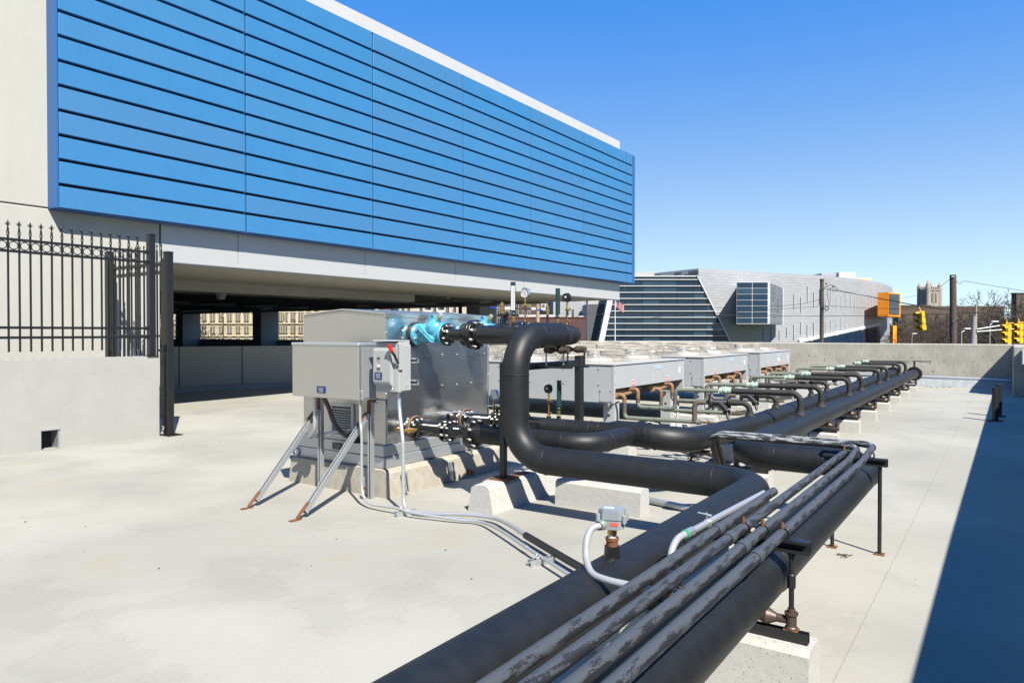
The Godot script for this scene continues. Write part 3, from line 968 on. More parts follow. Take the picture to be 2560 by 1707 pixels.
func make_controls() -> void:
	var t := thing("brace_stand", "galvanised strut frame carrying the control box, braced by two rusty-footed diagonals", "frame", Vector3(-4.9, 0, -4.3))
	var posts := [-5.215, -4.565]
	var feet := [Vector3(-5.15, 0.0, -3.67), Vector3(-4.512, 0.0, -3.65)]
	for k in 2:
		var x: float = posts[k]
		part(t, "post", channel(mb(), Vector3(x, 0.0, -4.465), Vector3(x, 1.33, -4.465), Vector3(0, 0, 1)), M.galv)
		var foot: Vector3 = feet[k]
		var top := Vector3(x, 0.74, -4.425)
		var dir := (top - foot).normalized()
		part(t, "brace", channel(mb(), foot + dir * 0.07, top, Vector3(0, 1, 0.5)), M.galv)
		part(t, "foot_plate", mb().slab([foot + Vector3(-0.02, 0.001, 0.09), foot + Vector3(0.02, 0.001, 0.09), foot + Vector3(0.02, 0.001, -0.01), foot + Vector3(-0.02, 0.001, -0.01)], Vector3(0, 0.007, 0)), M.rust)
		var nn := dir.cross(Vector3.RIGHT)
		if nn.y < 0:
			nn = -nn
		part(t, "foot_bracket", mb().box(foot + dir * 0.07 + nn * 0.024, Vector3(0.036, 0.006, 0.15), 0.001, Basis(Vector3.RIGHT, nn, Vector3.RIGHT.cross(nn))), M.rust)
		part(t, "top_bracket", mb().box(top - dir * 0.07 + nn * 0.024, Vector3(0.036, 0.006, 0.15), 0.001, Basis(Vector3.RIGHT, nn, Vector3.RIGHT.cross(nn))), M.rust)
		part(t, "top_bracket", mb().span(x - 0.018, x + 0.018, 0.745, 0.86, -4.443, -4.436), M.rust)
	for y in [1.22, 1.04]:
		part(t, "arm", channel(mb(), Vector3(-4.585, y, -4.422), Vector3(-3.985, y, -4.422), Vector3(0, 0, 1)), M.galv)
	part(t, "arm", channel(mb(), Vector3(-5.24, 1.28, -4.422), Vector3(-4.60, 1.28, -4.422), Vector3(0, 0, 1)), M.galv)
	part(t, "arm", channel(mb(), Vector3(-5.24, 0.95, -4.422), Vector3(-4.60, 0.95, -4.422), Vector3(0, 0, 1)), M.galv)

	# stainless control box
	var c := thing("control_box", "stainless steel control box with blue nameplate on the strut frame", "control box", Vector3(-4.85, 0.884, -4.3))
	part(c, "case", mb().span(-5.28, -4.43, 0.884, 1.345, -4.40, -4.195, 0.006), M.alu_dull)
	part(c, "lid", mb().span(-5.286, -4.424, 1.335, 1.362, -4.401, -4.188, 0.006), M.galv)
	part(c, "side_plate", mb().span(-4.429, -4.4255, 0.90, 1.33, -4.385, -4.225, 0.001), M.galv)
	part(c, "latch", mb().span(-4.4245, -4.412, 0.89, 0.965, -4.24, -4.215, 0.003), M.galv)
	var pl := part(c, "nameplate", mb().span(-4.945, -4.835, 0.925, 0.985, -4.194, -4.190, 0.001), M.navy, "blue engraved nameplate")
	for k in 4:
		part(pl, "lettering", mb().span(-4.925 + 0.006 * (k % 3), -4.86 - 0.005 * (k % 2), 0.967 - 0.010 * k, 0.9695 - 0.010 * k, -4.1898, -4.189), M.white)
	part(c, "hub", mb().lathe(Vector3(-5.10, 0.884, -4.30), Vector3.DOWN, [[0, 0.0], [0, 0.026], [0.03, 0.026], [0.03, 0.018]], 12), M.galv)

	# disconnect switch with the red handle
	var s := thing("disconnect_switch", "grey disconnect switch with red handle beside the control box", "switch", Vector3(-4.17, 0.96, -4.32))
	part(s, "case", mb().span(-4.300, -4.045, 0.962, 1.372, -4.40, -4.268, 0.006), M.switch)
	part(s, "rain_hood", mb().slab([Vector3(-4.312, 1.372, -4.40), Vector3(-4.312, 1.388, -4.40), Vector3(-4.312, 1.388, -4.245), Vector3(-4.312, 1.380, -4.235), Vector3(-4.312, 1.378, -4.262)], Vector3(0.262, 0, 0)), M.switch)
	part(s, "door", mb().span(-4.296, -4.062, 0.968, 1.366, -4.2675, -4.262, 0.003), M.switch)
	# embossed door bulge, rounded at the bottom
	var prof := []
	for k in 7:
		var a := PI / 2 * k / 6.0
		prof.append(Vector3(-4.285, 1.06 - 0.045 * sin(a) + 0.0, -4.262 + 0.042 * cos(a) * 1.0))
	prof.append(Vector3(-4.285, 1.015, -4.2622))
	var bulge := [Vector3(-4.285, 1.325, -4.262), Vector3(-4.285, 1.322, -4.228), Vector3(-4.285, 1.30, -4.220)]
	for p in prof:
		bulge.append(p)
	part(s, "door_bulge", mb().slab(bulge, Vector3(0.185, 0, 0)), M.switch)
	part(s, "side_bracket", mb().span(-4.045, -4.028, 1.145, 1.365, -4.30, -4.262, 0.004), M.switch)
	part(s, "side_case", mb().span(-4.060, -4.030, 0.975, 1.35, -4.395, -4.30, 0.004), M.switch)
	part(s, "knockout", mb().lathe(Vector3(-4.0298, 1.02, -4.345), Vector3.RIGHT, [[0, 0.02], [0.002, 0.019], [0.002, 0.0]], 16), M.switch)
	var hd := part(s, "handle", mb().tube([Vector3(-4.035, 1.20, -4.25), Vector3(-4.045, 1.27, -4.215), Vector3(-4.055, 1.300, -4.190)], [0.010, 0.012, 0.012], 8), M.black)
	part(hd, "grip", mb().tube([Vector3(-4.052, 1.288, -4.205), Vector3(-4.068, 1.335, -4.185), Vector3(-4.072, 1.352, -4.180)], [0.015, 0.016, 0.017], 10), M.red, "red handle grip")
	var on := part(s, "legend", mb().span(-4.245, -4.205, 1.135, 1.255, -4.2198, -4.2185), M.label_grey)
	part(on, "warning_sticker", mb().span(-4.244, -4.206, 1.168, 1.196, -4.2184, -4.2178), M.white)
	part(on, "warning_band", mb().span(-4.228, -4.206, 1.190, 1.196, -4.2177, -4.2172), M.label_red)
	text_part(on, "word_on", "ON", Vector3(-4.225, 1.238, -4.2175), 0.016, M.black)
	text_part(on, "word_off", "OFF", Vector3(-4.225, 1.152, -4.2175), 0.016, M.black)
	text_part(s, "maker_lettering", "SIEMENS", Vector3(-4.20, 1.345, -4.2605), 0.020, M.switch, Basis(), 0.005)
	var bp := part(s, "nameplate", mb().span(-4.27, -4.185, 1.066, 1.125, -4.2198, -4.2165, 0.001), M.navy, "blue engraved nameplate")
	for k in 4:
		part(bp, "lettering", mb().span(-4.255 + 0.004 * (k % 2), -4.20 - 0.004 * (k % 3), 1.110 - 0.010 * k, 1.1125 - 0.010 * k, -4.2163, -4.2155), M.white)
	part(s, "padlock_wire", mb().ring(Vector3(-4.085, 1.0, -4.255), Vector3(1, 0.5, 0.3).normalized(), 0.016, 0.002, 12, 5), M.bolt)

	# gutter box between switch and enclosure, conduits
	var j := thing("junction_box", "small grey junction box behind the switch with a short conduit nipple", "box", Vector3(-4.2, 0.9, -4.5))
	part(j, "box", mb().span(-4.32, -4.20, 0.80, 0.945, -4.50, -4.42, 0.004), M.switch)
	part(j, "nipple", mb().tube([Vector3(-4.32, 0.862, -4.44), Vector3(-4.47, 0.866, -4.44)], 0.0175, 10), M.conduit)
	part(j, "bushing", mb().tube([Vector3(-4.33, 0.862, -4.44), Vector3(-4.345, 0.8625, -4.44)], 0.021, 10), M.black)
	part(j, "elbow", mb().span(-4.46, -4.55, 0.846, 0.884, -4.46, -4.42, 0.006), M.plate)
	var a1 := thing("conduit_run", "thick galvanised conduit bending down from the switch to the deck", "conduit", Vector3(-4.05, 0, -4.3))
	var pth := curve([Vector3(-4.10, 0.965, -4.33), Vector3(-4.10, 0.86, -4.33), Vector3(-4.075, 0.76, -4.315), Vector3(-4.02, 0.62, -4.28), Vector3(-4.0, 0.50, -4.27), Vector3(-4.0, 0.2, -4.27), Vector3(-3.985, 0.09, -4.262), Vector3(-3.93, 0.035, -4.245), Vector3(-3.75, 0.03, -4.26), Vector3(-3.42, 0.045, -4.37), Vector3(-3.20, 0.045, -4.40), Vector3(-2.95, 0.06, -4.26), Vector3(-2.70, 0.06, -4.10)], 5)
	part(a1, "conduit", mb().tube(pth, 0.0155, 12), M.conduit)
	part(a1, "coupling", mb().tube([Vector3(-4.0, 0.255, -4.27), Vector3(-4.0, 0.21, -4.27)], 0.0185, 12), M.conduit)
	part(a1, "insulated_run", mb().tube([Vector3(-2.71, 0.06, -4.105), Vector3(-2.2, 0.06, -3.80), Vector3(-1.5, 0.06, -3.40), Vector3(-0.9, 0.06, -3.05)], 0.024, 12), M.black_steel, "dark painted end of the conduit")
	var a2 := thing("conduit_run", "thin galvanised conduit dropping from the control box and running over the deck", "conduit", Vector3(-4.55, 0, -4.3))
	var pth2 := curve([Vector3(-4.47, 0.885, -4.25), Vector3(-4.47, 0.70, -4.25), Vector3(-4.445, 0.60, -4.24), Vector3(-4.445, 0.30, -4.24), Vector3(-4.44, 0.18, -4.235), Vector3(-4.40, 0.085, -4.22), Vector3(-4.28, 0.045, -4.19), Vector3(-4.0, 0.055, -4.18), Vector3(-3.80, 0.045, -4.17), Vector3(-3.45, 0.03, -4.25), Vector3(-3.25, 0.03, -4.30), Vector3(-2.95, 0.05, -4.14), Vector3(-2.5, 0.05, -3.86), Vector3(-2.0, 0.05, -3.56), Vector3(-0.9, 0.05, -2.90)], 5)
	part(a2, "conduit", mb().tube(pth2, 0.0115, 12), M.conduit)
	part(a2, "coupling", mb().tube([Vector3(-2.62, 0.05, -3.935), Vector3(-2.56, 0.05, -3.898)], 0.014, 10), M.conduit)
	for p in [[Vector3(-3.93, 0.0, -4.18), Vector3(0.3, 0, -1)], [Vector3(-2.40, 0.0, -3.77), Vector3(0.45, 0, -0.9)]]:
		var c0: Vector3 = p[0]
		var dd: Vector3 = p[1].normalized()
		part(a2, "strut_foot", channel(mb(), c0 + Vector3.UP * 0.0205 - dd * 0.06, c0 + Vector3.UP * 0.0205 + dd * 0.12, Vector3.UP), M.galv)
		part(a2, "clamp", mb().ring(c0 + Vector3.UP * 0.056, Vector3(1, 0, 0.3).normalized(), 0.014, 0.004, 12, 5), M.galv)
	var a3 := thing("conduit_run", "grey conduit bending left from under the control box to a fitting", "conduit", Vector3(-5.2, 0.5, -4.3))
	part(a3, "conduit", mb().tube(curve([Vector3(-5.10, 0.86, -4.30), Vector3(-5.10, 0.66, -4.30), Vector3(-5.12, 0.58, -4.31), Vector3(-5.19, 0.52, -4.33), Vector3(-5.26, 0.505, -4.36)], 6), 0.0175, 12), M.conduit)
	part(a3, "fitting", mb().box(Vector3(-5.33, 0.495, -4.38), Vector3(0.14, 0.045, 0.045), 0.012, Basis(Vector3.UP, 0.25)), M.galv)
	part(a3, "plug", mb().lathe(Vector3(-5.39, 0.493, -4.365), Vector3(-1, 0, 0.25), [[0, 0.018], [0.02, 0.018], [0.02, 0.012], [0.035, 0.012], [0.035, 0]], 8), M.galv)
	part(a3, "side_run", mb().tube([Vector3(-5.30, 0.49, -4.42), Vector3(-5.18, 0.52, -4.55), Vector3(-5.0, 0.55, -4.64)], 0.014, 10), M.conduit)
	var a4 := thing("flexible_conduit", "dark grey flexible conduit curling from control box past the louvre", "conduit", Vector3(-5.0, 0.5, -4.5))
	part(a4, "hose", mb().tube(curve([Vector3(-5.03, 0.884, -4.33), Vector3(-5.035, 0.78, -4.40), Vector3(-5.06, 0.66, -4.47), Vector3(-5.06, 0.56, -4.54), Vector3(-5.0, 0.49, -4.60), Vector3(-4.93, 0.465, -4.63), Vector3(-4.90, 0.46, -4.66)], 6), 0.021, 12), M.plate)
	part(a4, "connector", mb().tube([Vector3(-4.94, 0.467, -4.625), Vector3(-4.90, 0.46, -4.665)], 0.027, 10), M.black)
	# strut stubs standing against the pad, rusty threaded foot
	for p in [Vector3(-4.385, 0, -4.72), Vector3(-4.37, 0, -5.36)]:
		var st := thing("strut_stub", "short galvanised strut stub at the pad side, %s" % ("near the pad corner" if p.z > -5 else "under the lower flanges"), "bracket", p, "strut stubs on the pad")
		part(st, "stub", channel(mb(), p + Vector3(0, 0.035, 0), p + Vector3(-0.03, 0.20, 0), Vector3(1, 0, 0)), M.galv)
	var rf := thing("threaded_foot", "rusty threaded rod with nuts at the foot of the frame post", "bolt", Vector3(-4.6, 0, -4.4))
	part(rf, "rod", mb().tube([Vector3(-4.585, 0, -4.40), Vector3(-4.585, 0.20, -4.40)], 0.007, 8), M.galv)
	for y in [0.045, 0.095]:
		part(rf, "nut", mb().lathe(Vector3(-4.585, y, -4.40), Vector3.UP, [[0, 0], [0, 0.016], [0.014, 0.016], [0.014, 0.023], [0.018, 0.023], [0.018, 0]], 6), M.rust)

# ---- instruments ----
func gauge(at: Vector3, yp: float, face: Vector3, label: String, back: bool) -> void:
	var t := thing("pressure_gauge", label, "gauge", Vector3(at.x, yp, at.z), "round pressure gauges")
	face = face.normalized()
	part(t, "case", mb().lathe(at, face, [[-0.026, 0.0], [-0.026, 0.040], [0.004, 0.0435], [0.008, 0.0445], [0.010, 0.041], [0.006, 0.0395]], 28), M.black if back else M.bolt)
	part(t, "dial", mb().lathe(at, face, [[0.0055, 0.0395], [0.006, 0.0]], 28), M.white)
	if back:
		part(t, "back_plug", mb().lathe(at + Vector3(0, 0.004, 0), -face, [[0.0255, 0.0], [0.0255, 0.012], [0.029, 0.010], [0.029, 0]], 12), M.white)
	var side := Vector3.UP.cross(face).normalized()
	var marks := mb()
	for k in 11:
		var a := deg_to_rad(225.0 - 27.0 * k)
		var d := side * cos(a) + Vector3.UP * sin(a)
		marks.box(at + d * 0.033 + face * 0.0064, Vector3(0.0016, 0.006, 0.0006), 0, Basis(face.cross(d), d, face))
	part(t, "scale_marks", marks, M.black, "", true)
	var nd := (side * 0.15 + Vector3.UP).normalized() if yp > 1.0 else (side * -0.55 - Vector3.UP * 0.6).normalized()
	part(t, "needle", mb().box(at + nd * 0.010 + face * 0.0072, Vector3(0.002, 0.036, 0.0008), 0, Basis(face.cross(nd), nd, face)), M.black)
	# brass stem, needle valve, bronze siphon
	var g := mb()
	g.lathe(Vector3(at.x, at.y - 0.044, at.z), Vector3.DOWN, [[0, 0.006], [0.01, 0.006], [0.01, 0.011], [0.026, 0.011], [0.026, 0.006], [0.045, 0.006], [0.045, 0.010], [0.06, 0.010], [0.065, 0.007]], 10)
	part(t, "stem", g, M.brass)
	var vy := at.y - 0.11
	var vg := mb()
	vg.lathe(Vector3(at.x, vy, at.z), Vector3(0.8, 0, 0.3), [[-0.014, 0.0], [-0.014, 0.012], [0.014, 0.010], [0.014, 0.005], [0.035, 0.005], [0.035, 0.014], [0.041, 0.014], [0.041, 0]], 10)
	part(t, "needle_valve", vg, M.brass)
	part(t, "siphon", mb().lathe(Vector3(at.x, vy, at.z), Vector3.DOWN, [[0.0, 0.008], [vy - yp - 0.05, 0.008], [vy - yp - 0.05, 0.013], [vy - yp - 0.028, 0.013], [vy - yp - 0.02, 0.018], [vy - yp, 0.018]], 10), M.bronze)
	part(t, "bleed_screw", mb().lathe(Vector3(at.x, yp + 0.05, at.z), Vector3(0.8, 0, 0.3), [[0, 0.006], [0.03, 0.006], [0.03, 0.009], [0.038, 0.009], [0.038, 0]], 8), M.brass)
	part(t, "boss", mb().lathe(Vector3(at.x, yp - 0.02, at.z), Vector3.UP, [[0, 0.022], [0.035, 0.021], [0.035, 0.0]], 12), M.pipe_gloss)

func thermometer(x: float, z: float, yp: float, y0: float, y1: float, turn: float, label: String) -> void:
	var t := thing("thermometer", label, "thermometer", Vector3(x, yp, z), "green cased thermometers")
	var bs := Basis(Vector3.UP, turn)
	var c := Vector3(x, (y0 + y1) / 2, z)
	var h := y1 - y0
	# V shaped case, open at the scale side
	var g := mb()
	g.slab([c + bs * Vector3(-0.022, -h / 2, 0.014), c + bs * Vector3(0.022, -h / 2, 0.014), c + bs * Vector3(0.016, -h / 2, -0.010), c + bs * Vector3(0.006, -h / 2, -0.018), c + bs * Vector3(-0.006, -h / 2, -0.018), c + bs * Vector3(-0.016, -h / 2, -0.010)], Vector3(0, h, 0))
	part(t, "case", g, M.dark_green)
	part(t, "scale_plate", mb().box(c + bs * Vector3(0, -0.012, 0.0155), Vector3(0.034, h - 0.045, 0.003), 0.0, bs), M.white)
	part(t, "tube", mb().box(c + bs * Vector3(0.002, -0.012, 0.018), Vector3(0.005, h - 0.06, 0.003), 0.001, bs), M.label_grey)
	var mk := mb()
	for k in 14:
		for s in [-1.0, 1.0]:
			mk.box(c + bs * Vector3(s * 0.0105, -h / 2 + 0.026 + k * (h - 0.07) / 13.0, 0.0174), Vector3(0.006 if k % 2 else 0.009, 0.002, 0.0006), 0, bs)
	part(t, "scale_marks", mk, M.black, "", true)
	part(t, "neck", mb().ball(Vector3(x, y0 - 0.025, z), 0.020, 12).lathe(Vector3(x, y0 + 0.01, z), Vector3.DOWN, [[0, 0.012], [0.06, 0.010]], 10), M.dark_green)
	part(t, "well_nut", mb().lathe(Vector3(x, y0 - 0.042, z), Vector3.DOWN, [[0, 0.012], [0.0, 0.018], [0.018, 0.018], [0.018, 0.012], [0.028, 0.012], [0.028, 0.016], [0.04, 0.016]], 8), M.brass)
	part(t, "boss", mb().lathe(Vector3(x, yp - 0.02, z), Vector3.UP, [[0, 0.021], [0.045, 0.020], [0.045, 0.0]], 12), M.pipe_gloss)

func vent_valve(x: float, z: float, yp: float, label: String) -> void:
	var t := thing("vent_valve", label, "valve", Vector3(x, yp, z), "brass vent valves with blue levers")
	part(t, "boss", mb().lathe(Vector3(x, yp - 0.02, z), Vector3.UP, [[0, 0.023], [0.04, 0.022], [0.04, 0]], 12), M.pipe_gloss)
	part(t, "nipple", mb().tube([Vector3(x, yp, z), Vector3(x, yp + 0.115, z)], 0.0125, 10), M.black_steel)
	part(t, "body", mb().lathe(Vector3(x, yp + 0.105, z), Vector3.UP, [[0, 0.010], [0, 0.018], [0.02, 0.018], [0.025, 0.014], [0.03, 0.021], [0.055, 0.021], [0.06, 0.015], [0.066, 0.019], [0.08, 0.019], [0.09, 0.008], [0.1, 0.008], [0.1, 0]], 12), M.brass)
	var dv := Vector3(-0.95, 0.05, 0.3).normalized()
	part(t, "stem", mb().tube([Vector3(x, yp + 0.148, z), Vector3(x, yp + 0.148, z) + dv * 0.045], 0.007, 8), M.bolt)
	part(t, "lever", mb().box(Vector3(x, yp + 0.150, z) + dv * 0.075, Vector3(0.062, 0.014, 0.018), 0.005, Basis(dv, Vector3.UP, dv.cross(Vector3.UP))), M.blue_grip)

# ---- pump connections: check valves, flanges, reducers ----
func discharge(z: float, word: String) -> void:
	var y := 1.43
	var X := Vector3.RIGHT
	var t := thing("check_valve", "bright blue swing check valve bolted to the enclosure side, %s pump" % word, "valve", Vector3(-4.4, y, z), "blue check valves")
	part(t, "seal_ring", mb().lathe(Vector3(-4.583, y, z), X, [[0, 0.10], [0.02, 0.115], [0.03, 0.10], [0.03, 0.0]], 28), M.black)
	part(t, "inlet_flange", flange(mb(), Vector3(-4.552, y, z), X, 0.105, 0.034), M.cyan)
	part(t, "body", mb().lathe(Vector3(-4.52, y, z), X, [[0, 0.085], [0.04, 0.074], [0.16, 0.070], [0.26, 0.076], [0.285, 0.084]], 28), M.cyan)
	# bulb above, cut by the slanting bonnet joint
	part(t, "bonnet", mb().ball(Vector3(-4.335, y + 0.055, z + 0.006), 0.092, 24), M.cyan)
	var nrm := Vector3(0.62, 0.78, 0.12).normalized()
	var tx := nrm.cross(Vector3.BACK).normalized()
	var bs := Basis(tx, nrm, tx.cross(nrm))
	part(t, "bonnet_flange", mb().box(Vector3(-4.385, y + 0.012, z + 0.01), Vector3(0.245, 0.024, 0.19), 0.010, bs).box(Vector3(-4.385, y + 0.012, z + 0.01) + nrm * 0.022, Vector3(0.225, 0.018, 0.18), 0.008, bs), M.cyan)
	part(t, "lifting_eye", mb().slab([Vector3(-4.425, y + 0.12, z), Vector3(-4.305, y + 0.13, z), Vector3(-4.352, y + 0.185, z), Vector3(-4.366, y + 0.190, z), Vector3(-4.380, y + 0.183, z)], Vector3(0, 0, 0.014)), M.cyan)
	part(t, "eye_hole", mb().lathe(Vector3(-4.366, y + 0.168, z + 0.0145), Vector3.BACK, [[0, 0.010], [0.0005, 0.0]], 12), M.black)
	part(t, "outlet_flange", flange(mb(), Vector3(-4.236, y, z), X, 0.105, 0.028), M.cyan)
	var ia := Vector3(0.62, 0.68, 0.25).normalized()
	part(t, "indicator_boss", mb().lathe(Vector3(-4.30, y + 0.105, z + 0.02), ia, [[0, 0.028], [0.035, 0.026], [0.035, 0]], 14), M.cyan)
	var ind := part(t, "indicator_cup", mb().lathe(Vector3(-4.30, y + 0.105, z + 0.02) + ia * 0.036, ia, [[0, 0.022], [0.075, 0.022], [0.082, 0.018], [0.082, 0.0]], 16), M.clear)
	part(ind, "float", mb().lathe(Vector3(-4.30, y + 0.105, z + 0.02) + ia * 0.037, ia, [[0, 0.0], [0, 0.014], [0.045, 0.012], [0.045, 0]], 12), M.yellow_fluid)
	part(t, "bolts", bolts(bolts(mb(), Vector3(-4.518, y, z), X, 0.088, 8, 0.012, 0.022), Vector3(-4.385, y + 0.012, z + 0.01) + nrm * 0.031, nrm, 0.108, 4, 0.010, 0.014, PI / 4), M.bolt, "", true)
	part(t, "drain_plug", mb().lathe(Vector3(-4.465, y - 0.01, z + 0.074), Vector3.BACK, [[0, 0.007], [0.012, 0.007], [0.012, 0]], 8), M.brass)
	text_part(t, "cast_lettering", "FIG", Vector3(-4.33, y + 0.052, z + 0.097), 0.024, M.cyan, Basis(Vector3.BACK, PI / 2), 0.006)

	var r := thing("flanged_reducer", "black rusting flanged reducer after the blue check valve, %s pump" % word, "pipe fitting", Vector3(-4.0, y, z), "black flanged reducers")
	part(r, "small_flange", flange(mb(), Vector3(-4.206, y, z), X, 0.103, 0.026), M.pipe_gloss)
	part(r, "cone", mb().lathe(Vector3(-4.18, y, z), X, [[0, 0.066], [0.018, 0.064], [0.028, 0.055], [0.12, 0.053], [0.16, 0.060], [0.21, 0.078], [0.27, 0.083]], 28), M.pipe_gloss)
	part(r, "large_flange", flange(mb(), Vector3(-3.914, y, z), X, 0.132, 0.030), M.pipe_gloss)
	part(r, "large_flange", flange(mb(), Vector3(-3.882, y, z), X, 0.132, 0.030), M.pipe_gloss)
	part(r, "bolts", bolts(bolts(mb(), Vector3(-4.18, y, z), X, 0.085, 8, 0.012, 0.022), Vector3(-3.852, y, z), X, 0.112, 8, 0.0135, 0.028), M.bolt, "", true)

func suction(z: float, word: String) -> void:
	var y := 0.558
	var X := Vector3.RIGHT
	var t := thing("suction_valve", "black flanged butterfly valve and reducer low on the enclosure side, %s pump" % word, "valve", Vector3(-4.3, y, z), "black suction valves")
	part(t, "gasket", mb().ring(Vector3(-4.577, y, z), X, 0.103, 0.007, 28, 8), M.orange_elbow, "orange sealant ring")
	part(t, "pump_flange", flange(mb(), Vector3(-4.566, y, z), X, 0.098, 0.024), M.pipe_gloss)
	part(t, "body", mb().lathe(Vector3(-4.545, y, z), X, [[0, 0.07], [0.30, 0.070], [0.325, 0.085]], 28), M.pipe_gloss)
	part(t, "square_cover", mb().box(Vector3(-4.49, y, z + 0.055), Vector3(0.045, 0.155, 0.06), 0.012), M.pipe_gloss)
	part(t, "valve_flange", flange(mb(), Vector3(-4.232, y, z), X, 0.104, 0.022), M.pipe_gloss)
	part(t, "wafer", mb().lathe(Vector3(-4.21, y, z), X, [[0, 0.072], [0.042, 0.072]], 24), M.pipe_gloss)
	part(t, "valve_flange", flange(mb(), Vector3(-4.168, y, z), X, 0.104, 0.024), M.pipe_gloss)
	part(t, "cone", mb().lathe(Vector3(-4.144, y, z), X, [[0, 0.068], [0.02, 0.062], [0.05, 0.055], [0.12, 0.055], [0.17, 0.066], [0.22, 0.084]], 28), M.pipe_gloss)
	part(t, "large_flange", flange(mb(), Vector3(-3.925, y, z), X, 0.136, 0.028), M.pipe_gloss)
	part(t, "large_flange", flange(mb(), Vector3(-3.895, y, z), X, 0.136, 0.030), M.pipe_gloss)
	var bg := bolts(mb(), Vector3(-4.542, y, z), X, 0.082, 8, 0.012, 0.022)
	bolts(bg, Vector3(-4.144, y, z), X, 0.086, 8, 0.012, 0.020)
	bolts(bg, Vector3(-3.865, y, z), X, 0.114, 8, 0.0135, 0.026)
	for k in 8:
		var a := TAU * (k + 0.5) / 8
		bg.tube([Vector3(-4.21, y + cos(a) * 0.086, z + sin(a) * 0.086), Vector3(-4.168, y + cos(a) * 0.086, z + sin(a) * 0.086)], 0.011, 8)
	part(t, "bolts", bg, M.bolt, "", true)
	part(t, "valve_neck", mb().tube([Vector3(-4.19, y + 0.07, z), Vector3(-4.19, y + 0.155, z)], 0.016, 10), M.pipe_gloss)
	var lev := part(t, "lever", mb().box(Vector3(-4.08, y + 0.172, z - 0.02), Vector3(0.30, 0.006, 0.03), 0.002, Basis(Vector3.UP, 0.35)).box(Vector3(-4.03, y + 0.150, z - 0.04), Vector3(0.22, 0.005, 0.026), 0.002, Basis(Vector3.UP, 0.35) * Basis(Vector3.BACK, -0.32)), M.bolt)
	part(lev, "notch_plate", mb().box(Vector3(-4.20, y + 0.160, z + 0.03), Vector3(0.15, 0.005, 0.04), 0.001, Basis(Vector3.UP, 0.2)), M.galv)
	if word == "nearer":
		part(t, "drain_valve", mb().lathe(Vector3(-4.50, y - 0.008, z + 0.08), Vector3(-0.35, 0, 1), [[0, 0.014], [0.02, 0.014], [0.02, 0.019], [0.05, 0.019], [0.055, 0.024], [0.085, 0.024], [0.09, 0.017], [0.11, 0.017], [0.11, 0.01], [0.13, 0.01], [0.13, 0]], 12), M.brass, "brass drain valve")
		part(t, "drain_plug", mb().lathe(Vector3(-4.546, y - 0.008, z + 0.205), Vector3(-0.35, 0, 1), [[0, 0.012], [0.02, 0.012], [0.02, 0]], 8), M.rust)

